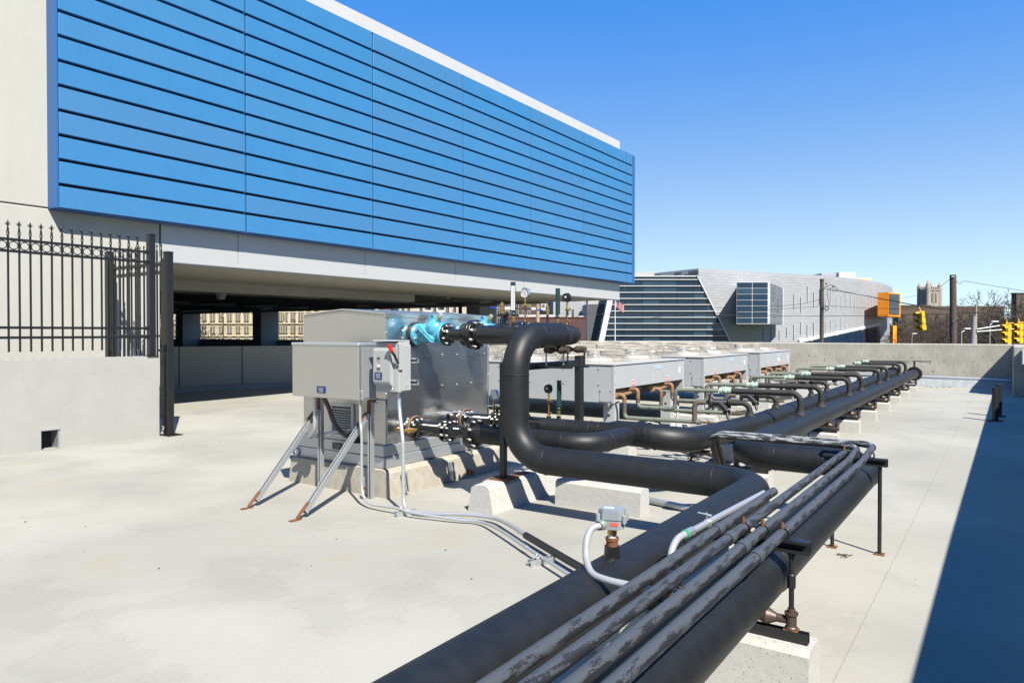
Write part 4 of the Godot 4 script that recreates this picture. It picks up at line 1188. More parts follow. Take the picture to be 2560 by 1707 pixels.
# ---- large pipes ----
func make_pipes() -> void:
	var R := 0.1095
	var r6 := 0.084
	var Z1 := -5.06
	var Z2 := -5.83
	var XR := -3.26
	var ZR := -4.79
	var YL := 0.446
	var YT := 1.425
	# discharge: pump stubs, top header, riser, lower run to the foreground
	var t := thing("discharge_pipe", "thick matte black pipe rising in a tall U bend and running into the left foreground", "pipe", Vector3(-2.2, YL, -4.5))
	part(t, "foreground_run", mb().tube(bend([Vector3(XR, 0.86, ZR), Vector3(XR, YL, ZR), Vector3(-1.30, YL, ZR), Vector3(-1.30, YL, 2.6)], [0.30, 0.30], 12), R, 32), M.pipe)
	part(t, "riser", mb().tube(bend([Vector3(XR, 0.86, ZR), Vector3(XR, YT, ZR), Vector3(XR, YT, -5.48)], 0.30, 12), R, 32), M.pipe)
	part(t, "reducer", mb().lathe(Vector3(XR, YT, -5.48), Vector3.FORWARD, [[0, R], [0.03, R - 0.004], [0.10, r6 + 0.003], [0.12, r6]], 32), M.pipe)
	part(t, "header_end", mb().tube(bend([Vector3(XR, YT, -5.58), Vector3(XR, YT, Z2), Vector3(-3.85, YT + 0.005, Z2)], 0.17, 10), r6, 28), M.pipe)
	part(t, "pump_stub", mb().tube([Vector3(-3.86, YT + 0.005, Z1), Vector3(XR, YT + 0.005, Z1)], r6, 28), M.pipe_gloss)
	var wl := mb()
	for q in [[Vector3(XR, 0.66, ZR), Vector3.UP], [Vector3(XR, 1.11, ZR), Vector3.UP], [Vector3(XR, YT, -5.10), Vector3.BACK], [Vector3(XR, YT, -5.47), Vector3.BACK], [Vector3(-2.955, YL, ZR), Vector3.RIGHT], [Vector3(-1.62, YL, ZR), Vector3.RIGHT]]:
		weld(wl, q[0], q[1], R)
	for q in [[Vector3(XR, YT, -5.60), Vector3.BACK], [Vector3(XR, YT, -5.655), Vector3.BACK], [Vector3(-3.83, YT + 0.005, Z1), Vector3.RIGHT]]:
		weld(wl, q[0], q[1], r6)
	part(t, "weld_seams", wl, M.pipe, "", true)
	# suction: two pump pipes, tee, elbow into the left header
	var s := thing("suction_header", "left black header pipe with welded tee, running to the far parapet", "pipe", Vector3(-2.3, YL, -8))
	var YS := 0.555
	var XH := -2.27
	part(s, "pump_pipe", mb().tube([Vector3(-3.87, YS, Z2), Vector3(-2.78, YS, Z2)], r6, 28), M.pipe)
	part(s, "pump_pipe", mb().tube(bend([Vector3(-3.87, YS, Z1), Vector3(-2.73, YS, Z1), Vector3(-2.73, YS - 0.01, Z2)], 0.24, 12), r6, 28), M.pipe)
	part(s, "tee", mb().lathe(Vector3(-3.0, YS, Z2), Vector3.RIGHT, [[0, r6], [0.05, r6 + 0.004], [0.14, R], [0.44, R]], 32), M.pipe)
	part(s, "header", mb().tube(bend([Vector3(-2.60, YS, Z2), Vector3(XH, YS - 0.03, Z2), Vector3(XH, YL + 0.04, -6.6), Vector3(XH, YL, -8.0), Vector3(XH, YL, -19.6)], [0.30, 1.0, 1.0], 12), R, 32), M.pipe)
	var w2 := mb()
	for q in [[Vector3(-2.56, YS, Z2), Vector3.RIGHT], [Vector3(-2.50, YS - 0.01, Z2), Vector3.RIGHT]]:
		weld(w2, q[0], q[1], R)
	for q in [[Vector3(-3.03, YS, Z2), Vector3.RIGHT], [Vector3(-3.13, YS, Z2), Vector3.RIGHT], [Vector3(-2.96, YS, Z1), Vector3.RIGHT], [Vector3(-2.73, YS - 0.005, Z1 - 0.27), Vector3.BACK]]:
		weld(w2, q[0], q[1], r6)
	for z in [-8.6, -10.9, -13.2, -15.6, -17.4]:
		weld(w2, Vector3(XH, YL, z), Vector3.BACK, R)
	part(s, "weld_seams", w2, M.pipe, "", true)
	end_flange(s, Vector3(XH, YL, -19.6), R)
	# supply: right foreground pipe, cross pipe, right header
	var h := thing("supply_header", "right black header pipe looping from the foreground pipe to the far parapet", "pipe", Vector3(-1.6, YL, -8))
	var X2 := -0.842
	var XP := -1.85
	part(h, "pipe", mb().tube(bend([Vector3(X2, YL, 2.6), Vector3(X2, YL, -6.0), Vector3(XP, YL, -6.0), Vector3(XP, YL, -19.95)], 0.30, 12), R, 32), M.pipe)
	var w3 := mb()
	for q in [[Vector3(-1.16, YL, -6.0), Vector3.RIGHT], [Vector3(-1.53, YL, -6.0), Vector3.RIGHT], [Vector3(X2, YL, -5.68), Vector3.BACK], [Vector3(X2, YL, -3.12), Vector3.BACK], [Vector3(XP, YL, -10.4), Vector3.BACK], [Vector3(XP, YL, -13.1), Vector3.BACK], [Vector3(XP, YL, -16.2), Vector3.BACK]]:
		weld(w3, q[0], q[1], R)
	part(h, "weld_seams", w3, M.pipe, "", true)
	part(h, "bracket", mb().box(Vector3(-1.02, 0.60, -5.88), Vector3(0.18, 0.05, 0.05), 0.004), M.strut_black)
	end_flange(h, Vector3(XP, YL, -19.95), R)

	# instruments
	vent_valve(-3.585, Z1, YT + r6, "brass vent valve with blue lever on the nearer discharge pipe")
	thermometer(-3.465, Z1, YT + r6, 1.63, 1.88, 0.35, "green thermometer with white scale on the nearer discharge pipe")
	gauge(Vector3(-3.345, 1.785, Z1), YT + 0.10, Vector3(-0.15, 0, 1), "chrome pressure gauge with white dial above the U bend", false)
	vent_valve(-3.60, Z2, YT + r6, "brass vent valve with blue lever on the farther discharge pipe")
	thermometer(-3.49, Z2, YT + r6, 1.62, 1.865, PI - 0.25, "green thermometer seen from behind on the farther discharge pipe")
	gauge(Vector3(-3.385, 1.775, Z2), YT + r6, Vector3(0.15, 0, -1), "black backed pressure gauge on the farther discharge pipe", true)
	gauge(Vector3(-3.67, 0.912, Z1), YS + r6, Vector3(-0.3, 0, 1), "pressure gauge with white dial on the nearer lower pump pipe", false)
	gauge(Vector3(-3.585, 0.915, Z2), YS + r6, Vector3(0.25, 0, -1), "black backed pressure gauge on the farther lower pump pipe", true)
	thermometer(-3.475, Z2, YS + r6, 0.755, 1.0, PI - 0.1, "green thermometer seen from behind on the farther lower pump pipe")

	# riser support frame standing on the near sleeper
	var f := thing("pipe_frame", "black steel frame with two posts and beam under the top header", "frame", Vector3(-3.47, 0.22, -5.5))
	part(f, "post", mb().span(-3.50, -3.45, 0.235, 1.20, -4.90, -4.95, 0.004), M.black_steel)
	part(f, "base_plate", mb().span(-3.56, -3.38, 0.222, 0.236, -4.83, -5.02, 0.002), M.rust)
	part(f, "post", mb().span(-3.50, -3.43, 0.235, 1.225, -6.17, -6.24, 0.004), M.black_steel)
	part(f, "base_plate", mb().span(-3.56, -3.38, 0.222, 0.236, -6.1, -6.3, 0.002), M.rust)
	part(f, "beam", mb().span(-3.495, -3.445, 1.12, 1.18, -4.952, -6.168, 0.003), M.black_steel)
	for z in [-5.42, -5.72]:
		part(f, "rod", mb().tube([Vector3(-3.36, 1.15, z), Vector3(-3.36, 1.30, z)], 0.008, 8), M.bolt)
		part(f, "arm", mb().span(-3.46, -3.10, 1.135, 1.152, z - 0.02, z + 0.02, 0.002), M.black_steel)
		part(f, "rod", mb().tube([Vector3(-3.14, 1.15, z), Vector3(-3.14, 1.30, z)], 0.008, 8), M.black_steel)
		part(f, "roller", mb().lathe(Vector3(-3.37, 1.295, z), Vector3.RIGHT, [[0, 0.0], [0, 0.028], [0.03, 0.028], [0.06, 0.034], [0.11, 0.016], [0.16, 0.034], [0.20, 0.028], [0.24, 0.028], [0.24, 0]], 14), M.brown_bronze)
	part(f, "end_nut", mb().lathe(Vector3(-3.475, 1.20, -4.925), Vector3.UP, [[0, 0.018], [0.05, 0.018], [0.05, 0.012], [0.075, 0.012], [0.075, 0]], 8), M.galv)

func end_flange(t: Node3D, c: Vector3, R: float) -> void:
	part(t, "flange", flange(mb(), c, Vector3.FORWARD, 0.172, 0.028), M.black_steel)
	part(t, "valve_body", mb().lathe(c + Vector3.FORWARD * 0.028, Vector3.FORWARD, [[0, 0.13], [0.05, 0.13]], 24), M.black_steel)
	part(t, "blind_flange", flange(mb(), c + Vector3.FORWARD * 0.078, Vector3.FORWARD, 0.172, 0.028), M.black_steel)
	part(t, "bolts", bolts(bolts(mb(), c, Vector3.BACK, 0.145, 8, 0.016, 0.024), c + Vector3.FORWARD * 0.106, Vector3.FORWARD, 0.145, 8, 0.016, 0.02), M.black_steel, "", true)
	part(t, "valve_neck", mb().tube([c + Vector3(0, 0.12, -0.05), c + Vector3(0, 0.30, -0.05)], 0.022, 10), M.black_steel)
	part(t, "valve_lever", mb().box(c + Vector3(0.14, 0.31, -0.05), Vector3(0.42, 0.012, 0.035), 0.003).box(c + Vector3(0.17, 0.292, -0.05), Vector3(0.34, 0.010, 0.03), 0.003, Basis(Vector3.BACK, -0.08)), M.black_steel)

# ---- sleepers and roll stands ----
func sleeper(x0: float, x1: float, z0: float, z1: float, top: float, label: String) -> void:
	var y := deck((z0 + z1) / 2)
	var t := thing("concrete_sleeper", label, "concrete block", Vector3((x0 + x1) / 2, y, (z0 + z1) / 2), "pale concrete sleepers")
	var zt := 0.012
	part(t, "block", mb().slab([Vector3(x0, y - 0.01, z0 + zt), Vector3(x0, top - 0.02, z0), Vector3(x0, top, z0 - 0.02), Vector3(x0, top, z1 + 0.02), Vector3(x0, top - 0.02, z1), Vector3(x0, y - 0.01, z1 - zt)], Vector3(x1 - x0, 0, 0)), M.sleeper)

func roll_stand(z: float, top: float, x0: float, x1: float, pipes: Array, label: String) -> void:
	var t := thing("roll_stand", label, "pipe support", Vector3((x0 + x1) / 2, top, z), "black roller stands under the pipes")
	part(t, "channel", channel(mb(), Vector3(x0, top + 0.0205, z), Vector3(x1, top + 0.0205, z), Vector3.UP), M.strut_black)
	for p in pipes:
		var px: float = p[0]
		var py: float = p[1]
		var ry := py - 0.1095 - 0.034
		for s in [-1.0, 1.0]:
			var rx: float = px + s * 0.142
			var rod_top: float = p[2] if s > 0 else py - 0.02
			part(t, "rod", mb().lathe(Vector3(rx, top + 0.03, z), Vector3.UP, [[0, 0.020], [0.012, 0.020], [0.012, 0.013], [0.03, 0.013], [0.03, 0.010], [rod_top - top - 0.03, 0.010], [rod_top - top - 0.03, 0]], 10), M.strut_black)
			part(t, "socket", mb().lathe(Vector3(rx, ry - 0.035, z), Vector3.UP, [[0, 0.012], [0, 0.024], [0.008, 0.026], [0.014, 0.021], [0.055, 0.021], [0.06, 0.027], [0.068, 0.027], [0.068, 0.016], [0.084, 0.015], [0.084, 0.0]], 12), M.brown_bronze)
			part(t, "washer", mb().box(Vector3(rx, top + 0.045, z), Vector3(0.055, 0.006, 0.045), 0.001), M.rust)
		part(t, "roller", mb().lathe(Vector3(px - 0.125, ry, z), Vector3.RIGHT, [[0, 0.016], [0.04, 0.017], [0.075, 0.034], [0.125, 0.020], [0.175, 0.034], [0.21, 0.017], [0.25, 0.016]], 16), M.brown_bronze)

func make_sleepers() -> void:
	var n := ["nearest under the twin headers", "second under the twin headers", "third under the twin headers", "fourth under the twin headers", "fifth under the twin headers", "sixth under the twin headers", "seventh under the twin headers", "eighth under the twin headers", "farthest, just before the far parapet"]
	for k in 9:
		var z := -6.45 - 1.552 * k
		sleeper(-2.62, -1.69, z + 0.09, z - 0.09, 0.213, "pale concrete sleeper block, " + n[k])
		roll_stand(z, 0.213, -2.58, -1.715, [[-2.27, 0.446 if k else 0.486, 0.40], [-1.85, 0.446, 0.40]], "black roller stand on its sleeper, " + n[k])
	sleeper(-1.75, -0.615, -2.90, -3.085, 0.222, "pale concrete sleeper block in the right foreground under both big pipes")
	roll_stand(-2.985, 0.222, -1.70, -0.635, [[-1.30, 0.446, 0.50], [-0.842, 0.446, 0.585]], "black roller stand with tall threaded rod in the right foreground")
	sleeper(-1.75, -0.615, 1.10, 0.915, 0.222, "pale concrete sleeper block beside the camera, behind the frame")
	# pair beside the pump enclosure
	var t := thing("concrete_sleeper", "long rust-stained concrete plinth under the black frame post", "concrete block", Vector3(-3.45, 0, -5.4), "pale concrete sleepers")
	part(t, "block", mb().slab([Vector3(-3.60, -0.01, -4.60), Vector3(-3.345, -0.01, -4.60), Vector3(-3.385, 0.195, -4.60), Vector3(-3.41, 0.222, -4.60), Vector3(-3.53, 0.222, -4.60), Vector3(-3.565, 0.195, -4.60)], Vector3(0, 0, -1.8)), M.sleeper)
	part(t, "rust_stain", mb().span(-3.52, -3.42, 0.2225, 0.2235, -5.02, -5.28), M.rust)
	sleeper(-3.13, -2.355, -5.20, -5.36, 0.21, "pale pitted concrete block below the big horizontal pipe")
	# other small blocks under the coolers
	for k in 3:
		for j in 2:
			var z := -7.62 - 2.93 * k - 1.72 * j
			sleeper(-4.25, -3.55, z + 0.11, z - 0.11, 0.20 + deck(z) * 0.3, "low pale block under the %s leg of the %s fan cooler" % [["front", "rear"][j], ["nearest", "middle", "farthest"][k]])
	# drain pipe on the deck behind the block
	var dp := thing("deck_pipe", "grey plastic pipe lying on the deck behind the pitted block", "pipe", Vector3(-2, 0.03, -5.3))
	part(dp, "pipe", mb().tube([Vector3(-2.9, 0.035, -5.75), Vector3(-1.2, 0.035, -5.35)], 0.028, 12), M.galv)

# ---- four flaking pipes over the foreground pipe, with their frames ----
func make_flaked() -> void:
	var y := 0.645
	var r := 0.0215
	var xs := [-0.735, -0.812, -0.890, -0.968]
	var ends := [-5.44, -5.30, -5.28, -3.75]
	var lab := ["flaking grey conduit, rightmost of the four over the foreground pipe", "flaking grey conduit, second from the right of the four, bending left at the far end", "flaking grey conduit, third from the right of the four, ending at the far clamp", "flaking grey conduit, leftmost of the four, ending early beside the bright conduit"]
	for k in 4:
		var x: float = xs[k]
		var t := thing("flaking_conduit", lab[k], "conduit", Vector3(x, y, -2), "flaking grey conduits")
		var pth: Array
		if k < 2:
			var zc: float = ends[k]
			var xl := -1.83 + 0.012 * k
			pth = bend([Vector3(x, y, 2.6 - 0.93 * k), Vector3(x, y, -4.9), Vector3(x, y + 0.018, -5.1), Vector3(x, y + 0.04, zc), Vector3(xl, y + 0.04, zc + 0.06), Vector3(xl - 0.02, 0.42, zc - 0.20), Vector3(xl - 0.05, 0.10, zc - 0.52)], [0.3, 0.3, 0.11, 0.09, 0.2], 8)
			part(t, "pipe", mb().tube(pth.slice(0, 20), r, 20), M.flaked)
			part(t, "cross_run", mb().tube(pth.slice(19), r + 0.001, 20), M.flaked_pale)
		else:
			pth = [Vector3(x, y, 2.6 - 0.37 * k), Vector3(x, y, -1.0), Vector3(x, y, ends[k])]
			part(t, "pipe", mb().tube(pth, r, 20), M.flaked_alt if k == 2 else M.flaked)
		for z in [-2.62 - 0.09 * k]:
			part(t, "coupling", mb().tube([Vector3(x, y, z - 0.03), Vector3(x, y, z + 0.03)], r + 0.0035, 18), M.flaked)
	# frames
	for q in [[-5.22, 3], [-2.985, 3]]:
		var z: float = q[0]
		var far_one := z < -4
		var t := thing("conduit_rack", "black strut rack carrying the flaking conduits, %s" % ("far one on two thin legs" if far_one else "near one on a threaded rod"), "rack", Vector3(-0.85, 0.6, z), "black conduit racks")
		part(t, "channel", channel(mb(), Vector3(-1.02, 0.602, z), Vector3(-0.63, 0.602, z), Vector3(0, 0, 1), 0.05, 0.045), M.strut_black)
		if far_one:
			for x in [-0.675, -0.962]:
				part(t, "leg", mb().tube([Vector3(x, 0.0, z - 0.0), Vector3(x, 0.58, z)], 0.0125, 10), M.strut_black)
				part(t, "foot", mb().span(x - 0.03, x + 0.03, 0, 0.008, z - 0.03, z + 0.03, 0.001), M.rust)
		else:
			part(t, "coupling_nut", mb().lathe(Vector3(-0.70, 0.43, z), Vector3.UP, [[0, 0.014], [0.006, 0.017], [0.055, 0.017], [0.06, 0.013]], 6), M.strut_black)
			part(t, "nut", mb().lathe(Vector3(-0.70, 0.565, z), Vector3.UP, [[0, 0.0], [0, 0.016], [0.014, 0.016]], 6), M.strut_black)
		for x in xs.slice(0, 3):
			part(t, "clamp", mb().ring(Vector3(x, 0.645, z + 0.005), Vector3.BACK, r + 0.005, 0.005, 18, 6), M.strut_black)
			part(t, "clamp_bolt", mb().lathe(Vector3(x, 0.668, z + 0.005), Vector3.UP, [[0, 0.009], [0.012, 0.009], [0.012, 0.006], [0.022, 0.006], [0.022, 0]], 6), M.rust)
	# bright conduit with flexible tail, clamped
	var b := thing("bright_conduit", "bright galvanised conduit with flexible tail beside the flaking conduits", "conduit", Vector3(-1.06, 0.62, -3.2))
	part(b, "conduit", mb().tube([Vector3(-1.075, 0.625, -2.86), Vector3(-1.045, 0.61, -3.85)], 0.0135, 14), M.conduit)
	part(b, "collar", mb().tube([Vector3(-1.077, 0.6265, -2.82), Vector3(-1.0745, 0.6245, -2.89)], 0.0175, 14), M.bolt)
	part(b, "seal_ring", mb().tube([Vector3(-1.0785, 0.627, -2.812), Vector3(-1.077, 0.6265, -2.822)], 0.0185, 14), M.green)
	part(b, "flexible_tail", mb().tube(curve([Vector3(-1.078, 0.627, -2.82), Vector3(-1.085, 0.62, -2.75), Vector3(-1.085, 0.585, -2.69), Vector3(-1.075, 0.53, -2.66), Vector3(-1.06, 0.47, -2.66)], 6), 0.014, 14), M.flex)
	part(b, "clamp", mb().ring(Vector3(-1.068, 0.620, -3.06), Vector3.BACK, 0.016, 0.004, 16, 6), M.bolt)
	part(b, "clamp_bolt", mb().tube([Vector3(-1.068, 0.63, -3.06), Vector3(-1.075, 0.665, -3.06)], 0.004, 6).tube([Vector3(-1.11, 0.662, -3.05), Vector3(-1.05, 0.655, -3.06)], 0.004, 6), M.bolt)
	# valve actuator on the left foreground pipe
	var a := thing("flow_actuator", "grey flow switch box with flexible conduit on the left foreground pipe", "actuator", Vector3(-1.30, 0.55, -2.60))
	var c := Vector3(-1.30, 0, -2.60)
	part(a, "boss", mb().lathe(c + Vector3(0, 0.535, 0), Vector3.UP, [[0, 0.040], [0.012, 0.034], [0.06, 0.031], [0.06, 0.022], [0.062, 0]], 20), M.pipe_gloss)
	part(a, "bushing", mb().lathe(c + Vector3(0, 0.595, 0), Vector3.UP, [[0, 0.024], [0.022, 0.024], [0.022, 0.027], [0.034, 0.027], [0.034, 0.018]], 10), M.rust)
	part(a, "tape", mb().lathe(c + Vector3(0, 0.628, 0), Vector3.UP, [[0, 0.017], [0.012, 0.017]], 14), M.white)
	part(a, "nipple", mb().lathe(c + Vector3(0, 0.640, 0), Vector3.UP, [[0, 0.019], [0.03, 0.019]], 6), M.brass)
	var yw := Basis(Vector3.UP, 0.30)
	var oc := func(s: float, yy: float) -> Array:
		var pts := []
		for q in [[-1, -0.55], [-0.62, -1], [0.62, -1], [1, -0.55], [1, 0.55], [0.62, 1], [-0.62, 1], [-1, 0.55]]:
			pts.append(c + yw * Vector3(q[0] * 0.052 * s, 0, q[1] * 0.042 * s) + Vector3(0, yy, 0))
		return pts
	part(a, "case", mb().slab(oc.call(0.93, 0.668), Vector3(0, 0.038, 0)), M.actuator)
	part(a, "cover", mb().slab(oc.call(1.0, 0.7065), Vector3(0, 0.034, 0)).slab(oc.call(0.93, 0.7405), Vector3(0, 0.006, 0)), M.actuator)
	var lg := mb()
	for q in [[-1, -0.8], [1, -0.8], [1, 0.8], [-1, 0.8]]:
		lg.lathe(c + yw * Vector3(q[0] * 0.052, 0, q[1] * 0.034) + Vector3(0, 0.695, 0), Vector3.UP, [[0, 0.0], [0, 0.010], [0.03, 0.010], [0.033, 0.006], [0.033, 0]], 10)
	part(a, "cover_screws", lg, M.actuator, "", true)
	part(a, "label", mb().box(c + yw * Vector3(-0.012, 0, 0.0) + Vector3(0, 0.7475, 0), Vector3(0.038, 0.0012, 0.022), 0, yw), M.white)
	part(a, "maker_badge", mb().box(c + yw * Vector3(0.014, 0, 0.0395) + Vector3(0, 0.69, 0), Vector3(0.030, 0.014, 0.002), 0, yw), M.label_red, "red maker badge")
	part(a, "hub", mb().lathe(c + yw * Vector3(-0.03, 0, 0.034) + Vector3(0, 0.686, 0), yw * Vector3(-0.5, 0, 1), [[0, 0.020], [0.012, 0.020], [0.012, 0.0185], [0.03, 0.0185]], 16), M.bolt)
	part(a, "seal_ring", mb().ring(c + yw * Vector3(-0.034, 0, 0.042) + Vector3(0, 0.686, 0), (yw * Vector3(-0.5, 0, 1)).normalized(), 0.0195, 0.0022, 18, 6), M.green)
	var h0 := c + yw * Vector3(-0.04, 0, 0.055) + Vector3(0, 0.686, 0)
	part(a, "flexible_conduit", mb().tube(curve([h0, h0 + Vector3(-0.018, -0.008, 0.035), h0 + Vector3(-0.018, -0.045, 0.075), Vector3(-1.325, 0.585, -2.43), Vector3(-1.27, 0.555, -2.37), Vector3(-1.20, 0.55, -2.345), Vector3(-1.10, 0.55, -2.34), Vector3(-1.00, 0.55, -2.345)], 7), 0.0135, 14), M.flex)

# ---- fan coolers ----
func make_coolers() -> void:
	var guard := mb()
	for q in [[0.47, 0.0], [0.445, 0.035], [0.42, 0.07], [0.395, 0.105], [0.37, 0.14], [0.31, 0.145], [0.25, 0.148], [0.19, 0.15], [0.13, 0.15]]:
		guard.ring(Vector3(0, q[1], 0), Vector3.UP, q[0], 0.0032, 28, 4)
	for k in 14:
		var a := TAU * k / 14
		var d := Vector3(cos(a), 0, sin(a))
		guard.tube([d * 0.47, d * 0.37 + Vector3.UP * 0.14, d * 0.11 + Vector3.UP * 0.15], 0.003, 4, false)
	var guard_mesh := guard.mesh()
	var shroud := mb().lathe(Vector3.ZERO, Vector3.UP, [[0.0, 0.45], [0.02, 0.42], [0.055, 0.405], [0.06, 0.40], [0.0, 0.39]], 32)
	var shroud_mesh := shroud.mesh()
	var blades := mb()
	for k in 4:
		var a := TAU * k / 4
		blades.box(Vector3(cos(a), 0, sin(a)) * 0.22 + Vector3(0, 0.03, 0), Vector3(0.30, 0.006, 0.13), 0.0, Basis(Vector3.UP, -a) * Basis(Vector3.RIGHT, 0.45))
	var blade_mesh := blades.mesh()
	var motor_mesh := mb().lathe(Vector3.ZERO, Vector3.UP, [[0.0, 0.0], [0.0, 0.08], [0.13, 0.08], [0.145, 0.06], [0.145, 0.0]], 14).mesh()
	var nm := ["nearest", "middle", "farthest"]
	for k in 3:
		var z0 := -7.41 - 2.95 * k
		var z1 := z0 - 2.15
		var xr := -3.68
		var xl := -8.72
		var t := thing("fan_cooler", "grey fan cooler with rusty wire fan guards on top, %s of the three" % nm[k], "cooler", Vector3(-6, 0.2, z0 - 1), "grey fan coolers")
		part(t, "end_plate", mb().span(xl, xr, 0.640, 1.072, z0, z0 - 0.03, 0.006), M.cooler)
		part(t, "end_plate", mb().span(xl, xr, 0.640, 1.072, z1, z1 + 0.03, 0.006), M.cooler)
		part(t, "corner_trim", mb().span(xr + 0.004, xr - 0.03, 0.640, 1.07, z0 + 0.004, z0 - 0.02, 0.003), M.cooler_edge)
		for j in 2:
			var a := z0 - 0.034 - j * 1.043
			part(t, "side_panel", mb().span(xr, xr - 0.03, 0.802, 1.070, a, a - 1.036, 0.004), M.cooler)
			var st := part(t, "flow_sticker", mb().span(xr + 0.001, xr + 0.003, 0.815, 0.885, a - 0.42, a - 0.51), M.white)
			part(st, "red_band", mb().span(xr + 0.0031, xr + 0.0045, 0.818, 0.848, a - 0.423, a - 0.507), M.label_red)
			text_part(st, "word_inlet", "INLET", Vector3(xr + 0.004, 0.866, a - 0.465), 0.022, M.label_red, Basis(Vector3.UP, PI / 2), 0.001)
			text_part(st, "word_outlet", "OUTLET", Vector3(xr + 0.0055, 0.833, a - 0.465), 0.020, M.white, Basis(Vector3.UP, PI / 2), 0.001)
		var a2 := z0 - 1.08
		part(t, "data_plate", mb().span(xr + 0.001, xr + 0.003, 0.985, 1.04, a2 - 0.04, a2 - 0.30), M.pale_blue_label)
		part(t, "paper_label", mb().span(xr + 0.001, xr + 0.003, 0.90, 0.985, a2 - 0.86, a2 - 0.93), M.white)
		if k == 2:
			part(t, "paper_label", mb().span(xr + 0.001, xr + 0.003, 0.89, 0.965, a2 - 0.10, a2 - 0.25), M.white)
		part(t, "top_plate", mb().span(xl, xr + 0.012, 1.073, 1.092, z0 + 0.012, z1 - 0.012, 0.004), M.cooler_edge)
		part(t, "coil_case", mb().span(xl + 0.05, xr - 0.16, 0.68, 1.07, z0 - 0.04, z1 + 0.04), M.plate)
		part(t, "rear_side", mb().span(xl, xl + 0.03, 0.802, 1.07, z0 - 0.031, z1 + 0.031), M.cooler)
		var ac := part(t, "access_cover", mb().span(-3.865, -3.715, 0.655, 0.795, z0 + 0.001, z0 + 0.005, 0.001), M.cooler)
		var bt := mb()
		for q in [[-3.855, 0.667], [-3.725, 0.667], [-3.855, 0.783], [-3.725, 0.783]]:
			bt.lathe(Vector3(q[0], q[1], z0 + 0.005), Vector3.BACK, [[0, 0.010], [0.005, 0.009], [0.006, 0]], 8)
		part(ac, "bolts", bt, M.bolt, "", true)
		var b2 := mb()
		for q in 9:
			for y in [0.85, 1.03]:
				b2.lathe(Vector3(-3.88 - 0.47 * q, y, z0 + 0.001), Vector3.BACK, [[0, 0.011], [0.006, 0.009], [0.008, 0]], 8)
		for y in [0.75, 0.86, 1.0]:
			b2.lathe(Vector3(xr + 0.005, y, z0 - 0.01), Vector3.RIGHT, [[0, 0.009], [0.005, 0.008], [0.006, 0]], 8)
		part(t, "screws", b2, M.bolt, "", true)
		# legs
		for lz in [z0 - 0.12, z1 + 0.34]:
			for lx in [-3.79, -8.5]:
				var g := mb()
				var ft := 0.20 + deck(lz) * 0.3
				g.span(lx - 0.085, lx + 0.045, ft, 0.645, lz + 0.004, lz, 0.0)
				g.span(lx + 0.045, lx + 0.049, ft, 0.645, lz + 0.004, lz - 0.13, 0.0)
				g.span(lx - 0.089, lx - 0.085, ft, 0.645, lz + 0.004, lz - 0.05, 0.0)
				var lg := part(t, "leg", g, M.cooler)
				var hl := mb()
				for q in [[0.0, 0.12, 0.018], [-0.04, 0.03, 0.005], [0.02, 0.03, 0.005], [-0.04, 0.20, 0.005], [0.02, 0.20, 0.005]]:
					hl.lathe(Vector3(lx - 0.02 + q[0], 0.645 - 0.12 - q[1] + 0.08, lz + 0.0045), Vector3.BACK, [[0, q[2]], [0.0008, 0]], 12)
				part(lg, "holes", hl, M.groove, "", true)
		# fans
		for ix in 5:
			for iz in 2:
				var c := Vector3(-4.24 - 1.0 * ix, 1.0925, z0 - 0.54 - 1.07 * iz)
				var gd := again(t, "fan_guard", guard_mesh, M.guard, c)
				again(gd, "shroud", shroud_mesh, M.cone, c)
				again(gd, "blades", blade_mesh, M.cone, c)
				again(gd, "motor", motor_mesh, M.cooler, c)
		# orange coil headers below the side panels
		for j in 2:
			var o := z0 - 1.05 * j
			part(t, "coil_header", mb().tube([Vector3(-3.77, 0.772, o - 0.04), Vector3(-3.77, 0.772, o - 0.86)], 0.036, 12), M.orange_pipe, "orange painted coil header")
			part(t, "coil_pipe", mb().tube([Vector3(-3.69, 0.715, o - 0.02), Vector3(-3.69, 0.735, o - 0.46)], 0.020, 10), M.orange_pipe, "orange painted coil pipe")
			part(t, "coil_bulb", mb().tube([Vector3(-3.74, 0.735, o - 0.50), Vector3(-3.74, 0.74, o - 0.70)], 0.026, 10), M.plate)
		circuit(t, z0 + 7.41, 0)
		circuit(t, z0 + 7.41 - 1.06, 1)
		branch(z0 + 7.41, 2 * k, false)
		branch(z0 + 7.41 - 1.07, 2 * k + 1, false)
	branch(-8.84, 6, true)
	branch(-9.90, 7, true)
	# small drain hose under the nearest cooler
	var h := thing("drain_hose", "pale grey hose hanging from the nearest cooler down to the deck", "hose", Vector3(-3.3, 0.02, -8.6))
	part(h, "hose", mb().tube(curve([Vector3(-3.55, 0.62, -9.0), Vector3(-3.53, 0.45, -8.95), Vector3(-3.50, 0.25, -8.85), Vector3(-3.40, 0.09, -8.60), Vector3(-3.15, 0.04, -8.20), Vector3(-2.75, 0.03, -7.95), Vector3(-2.4, 0.025, -7.9)], 6), 0.017, 10), M.flex)

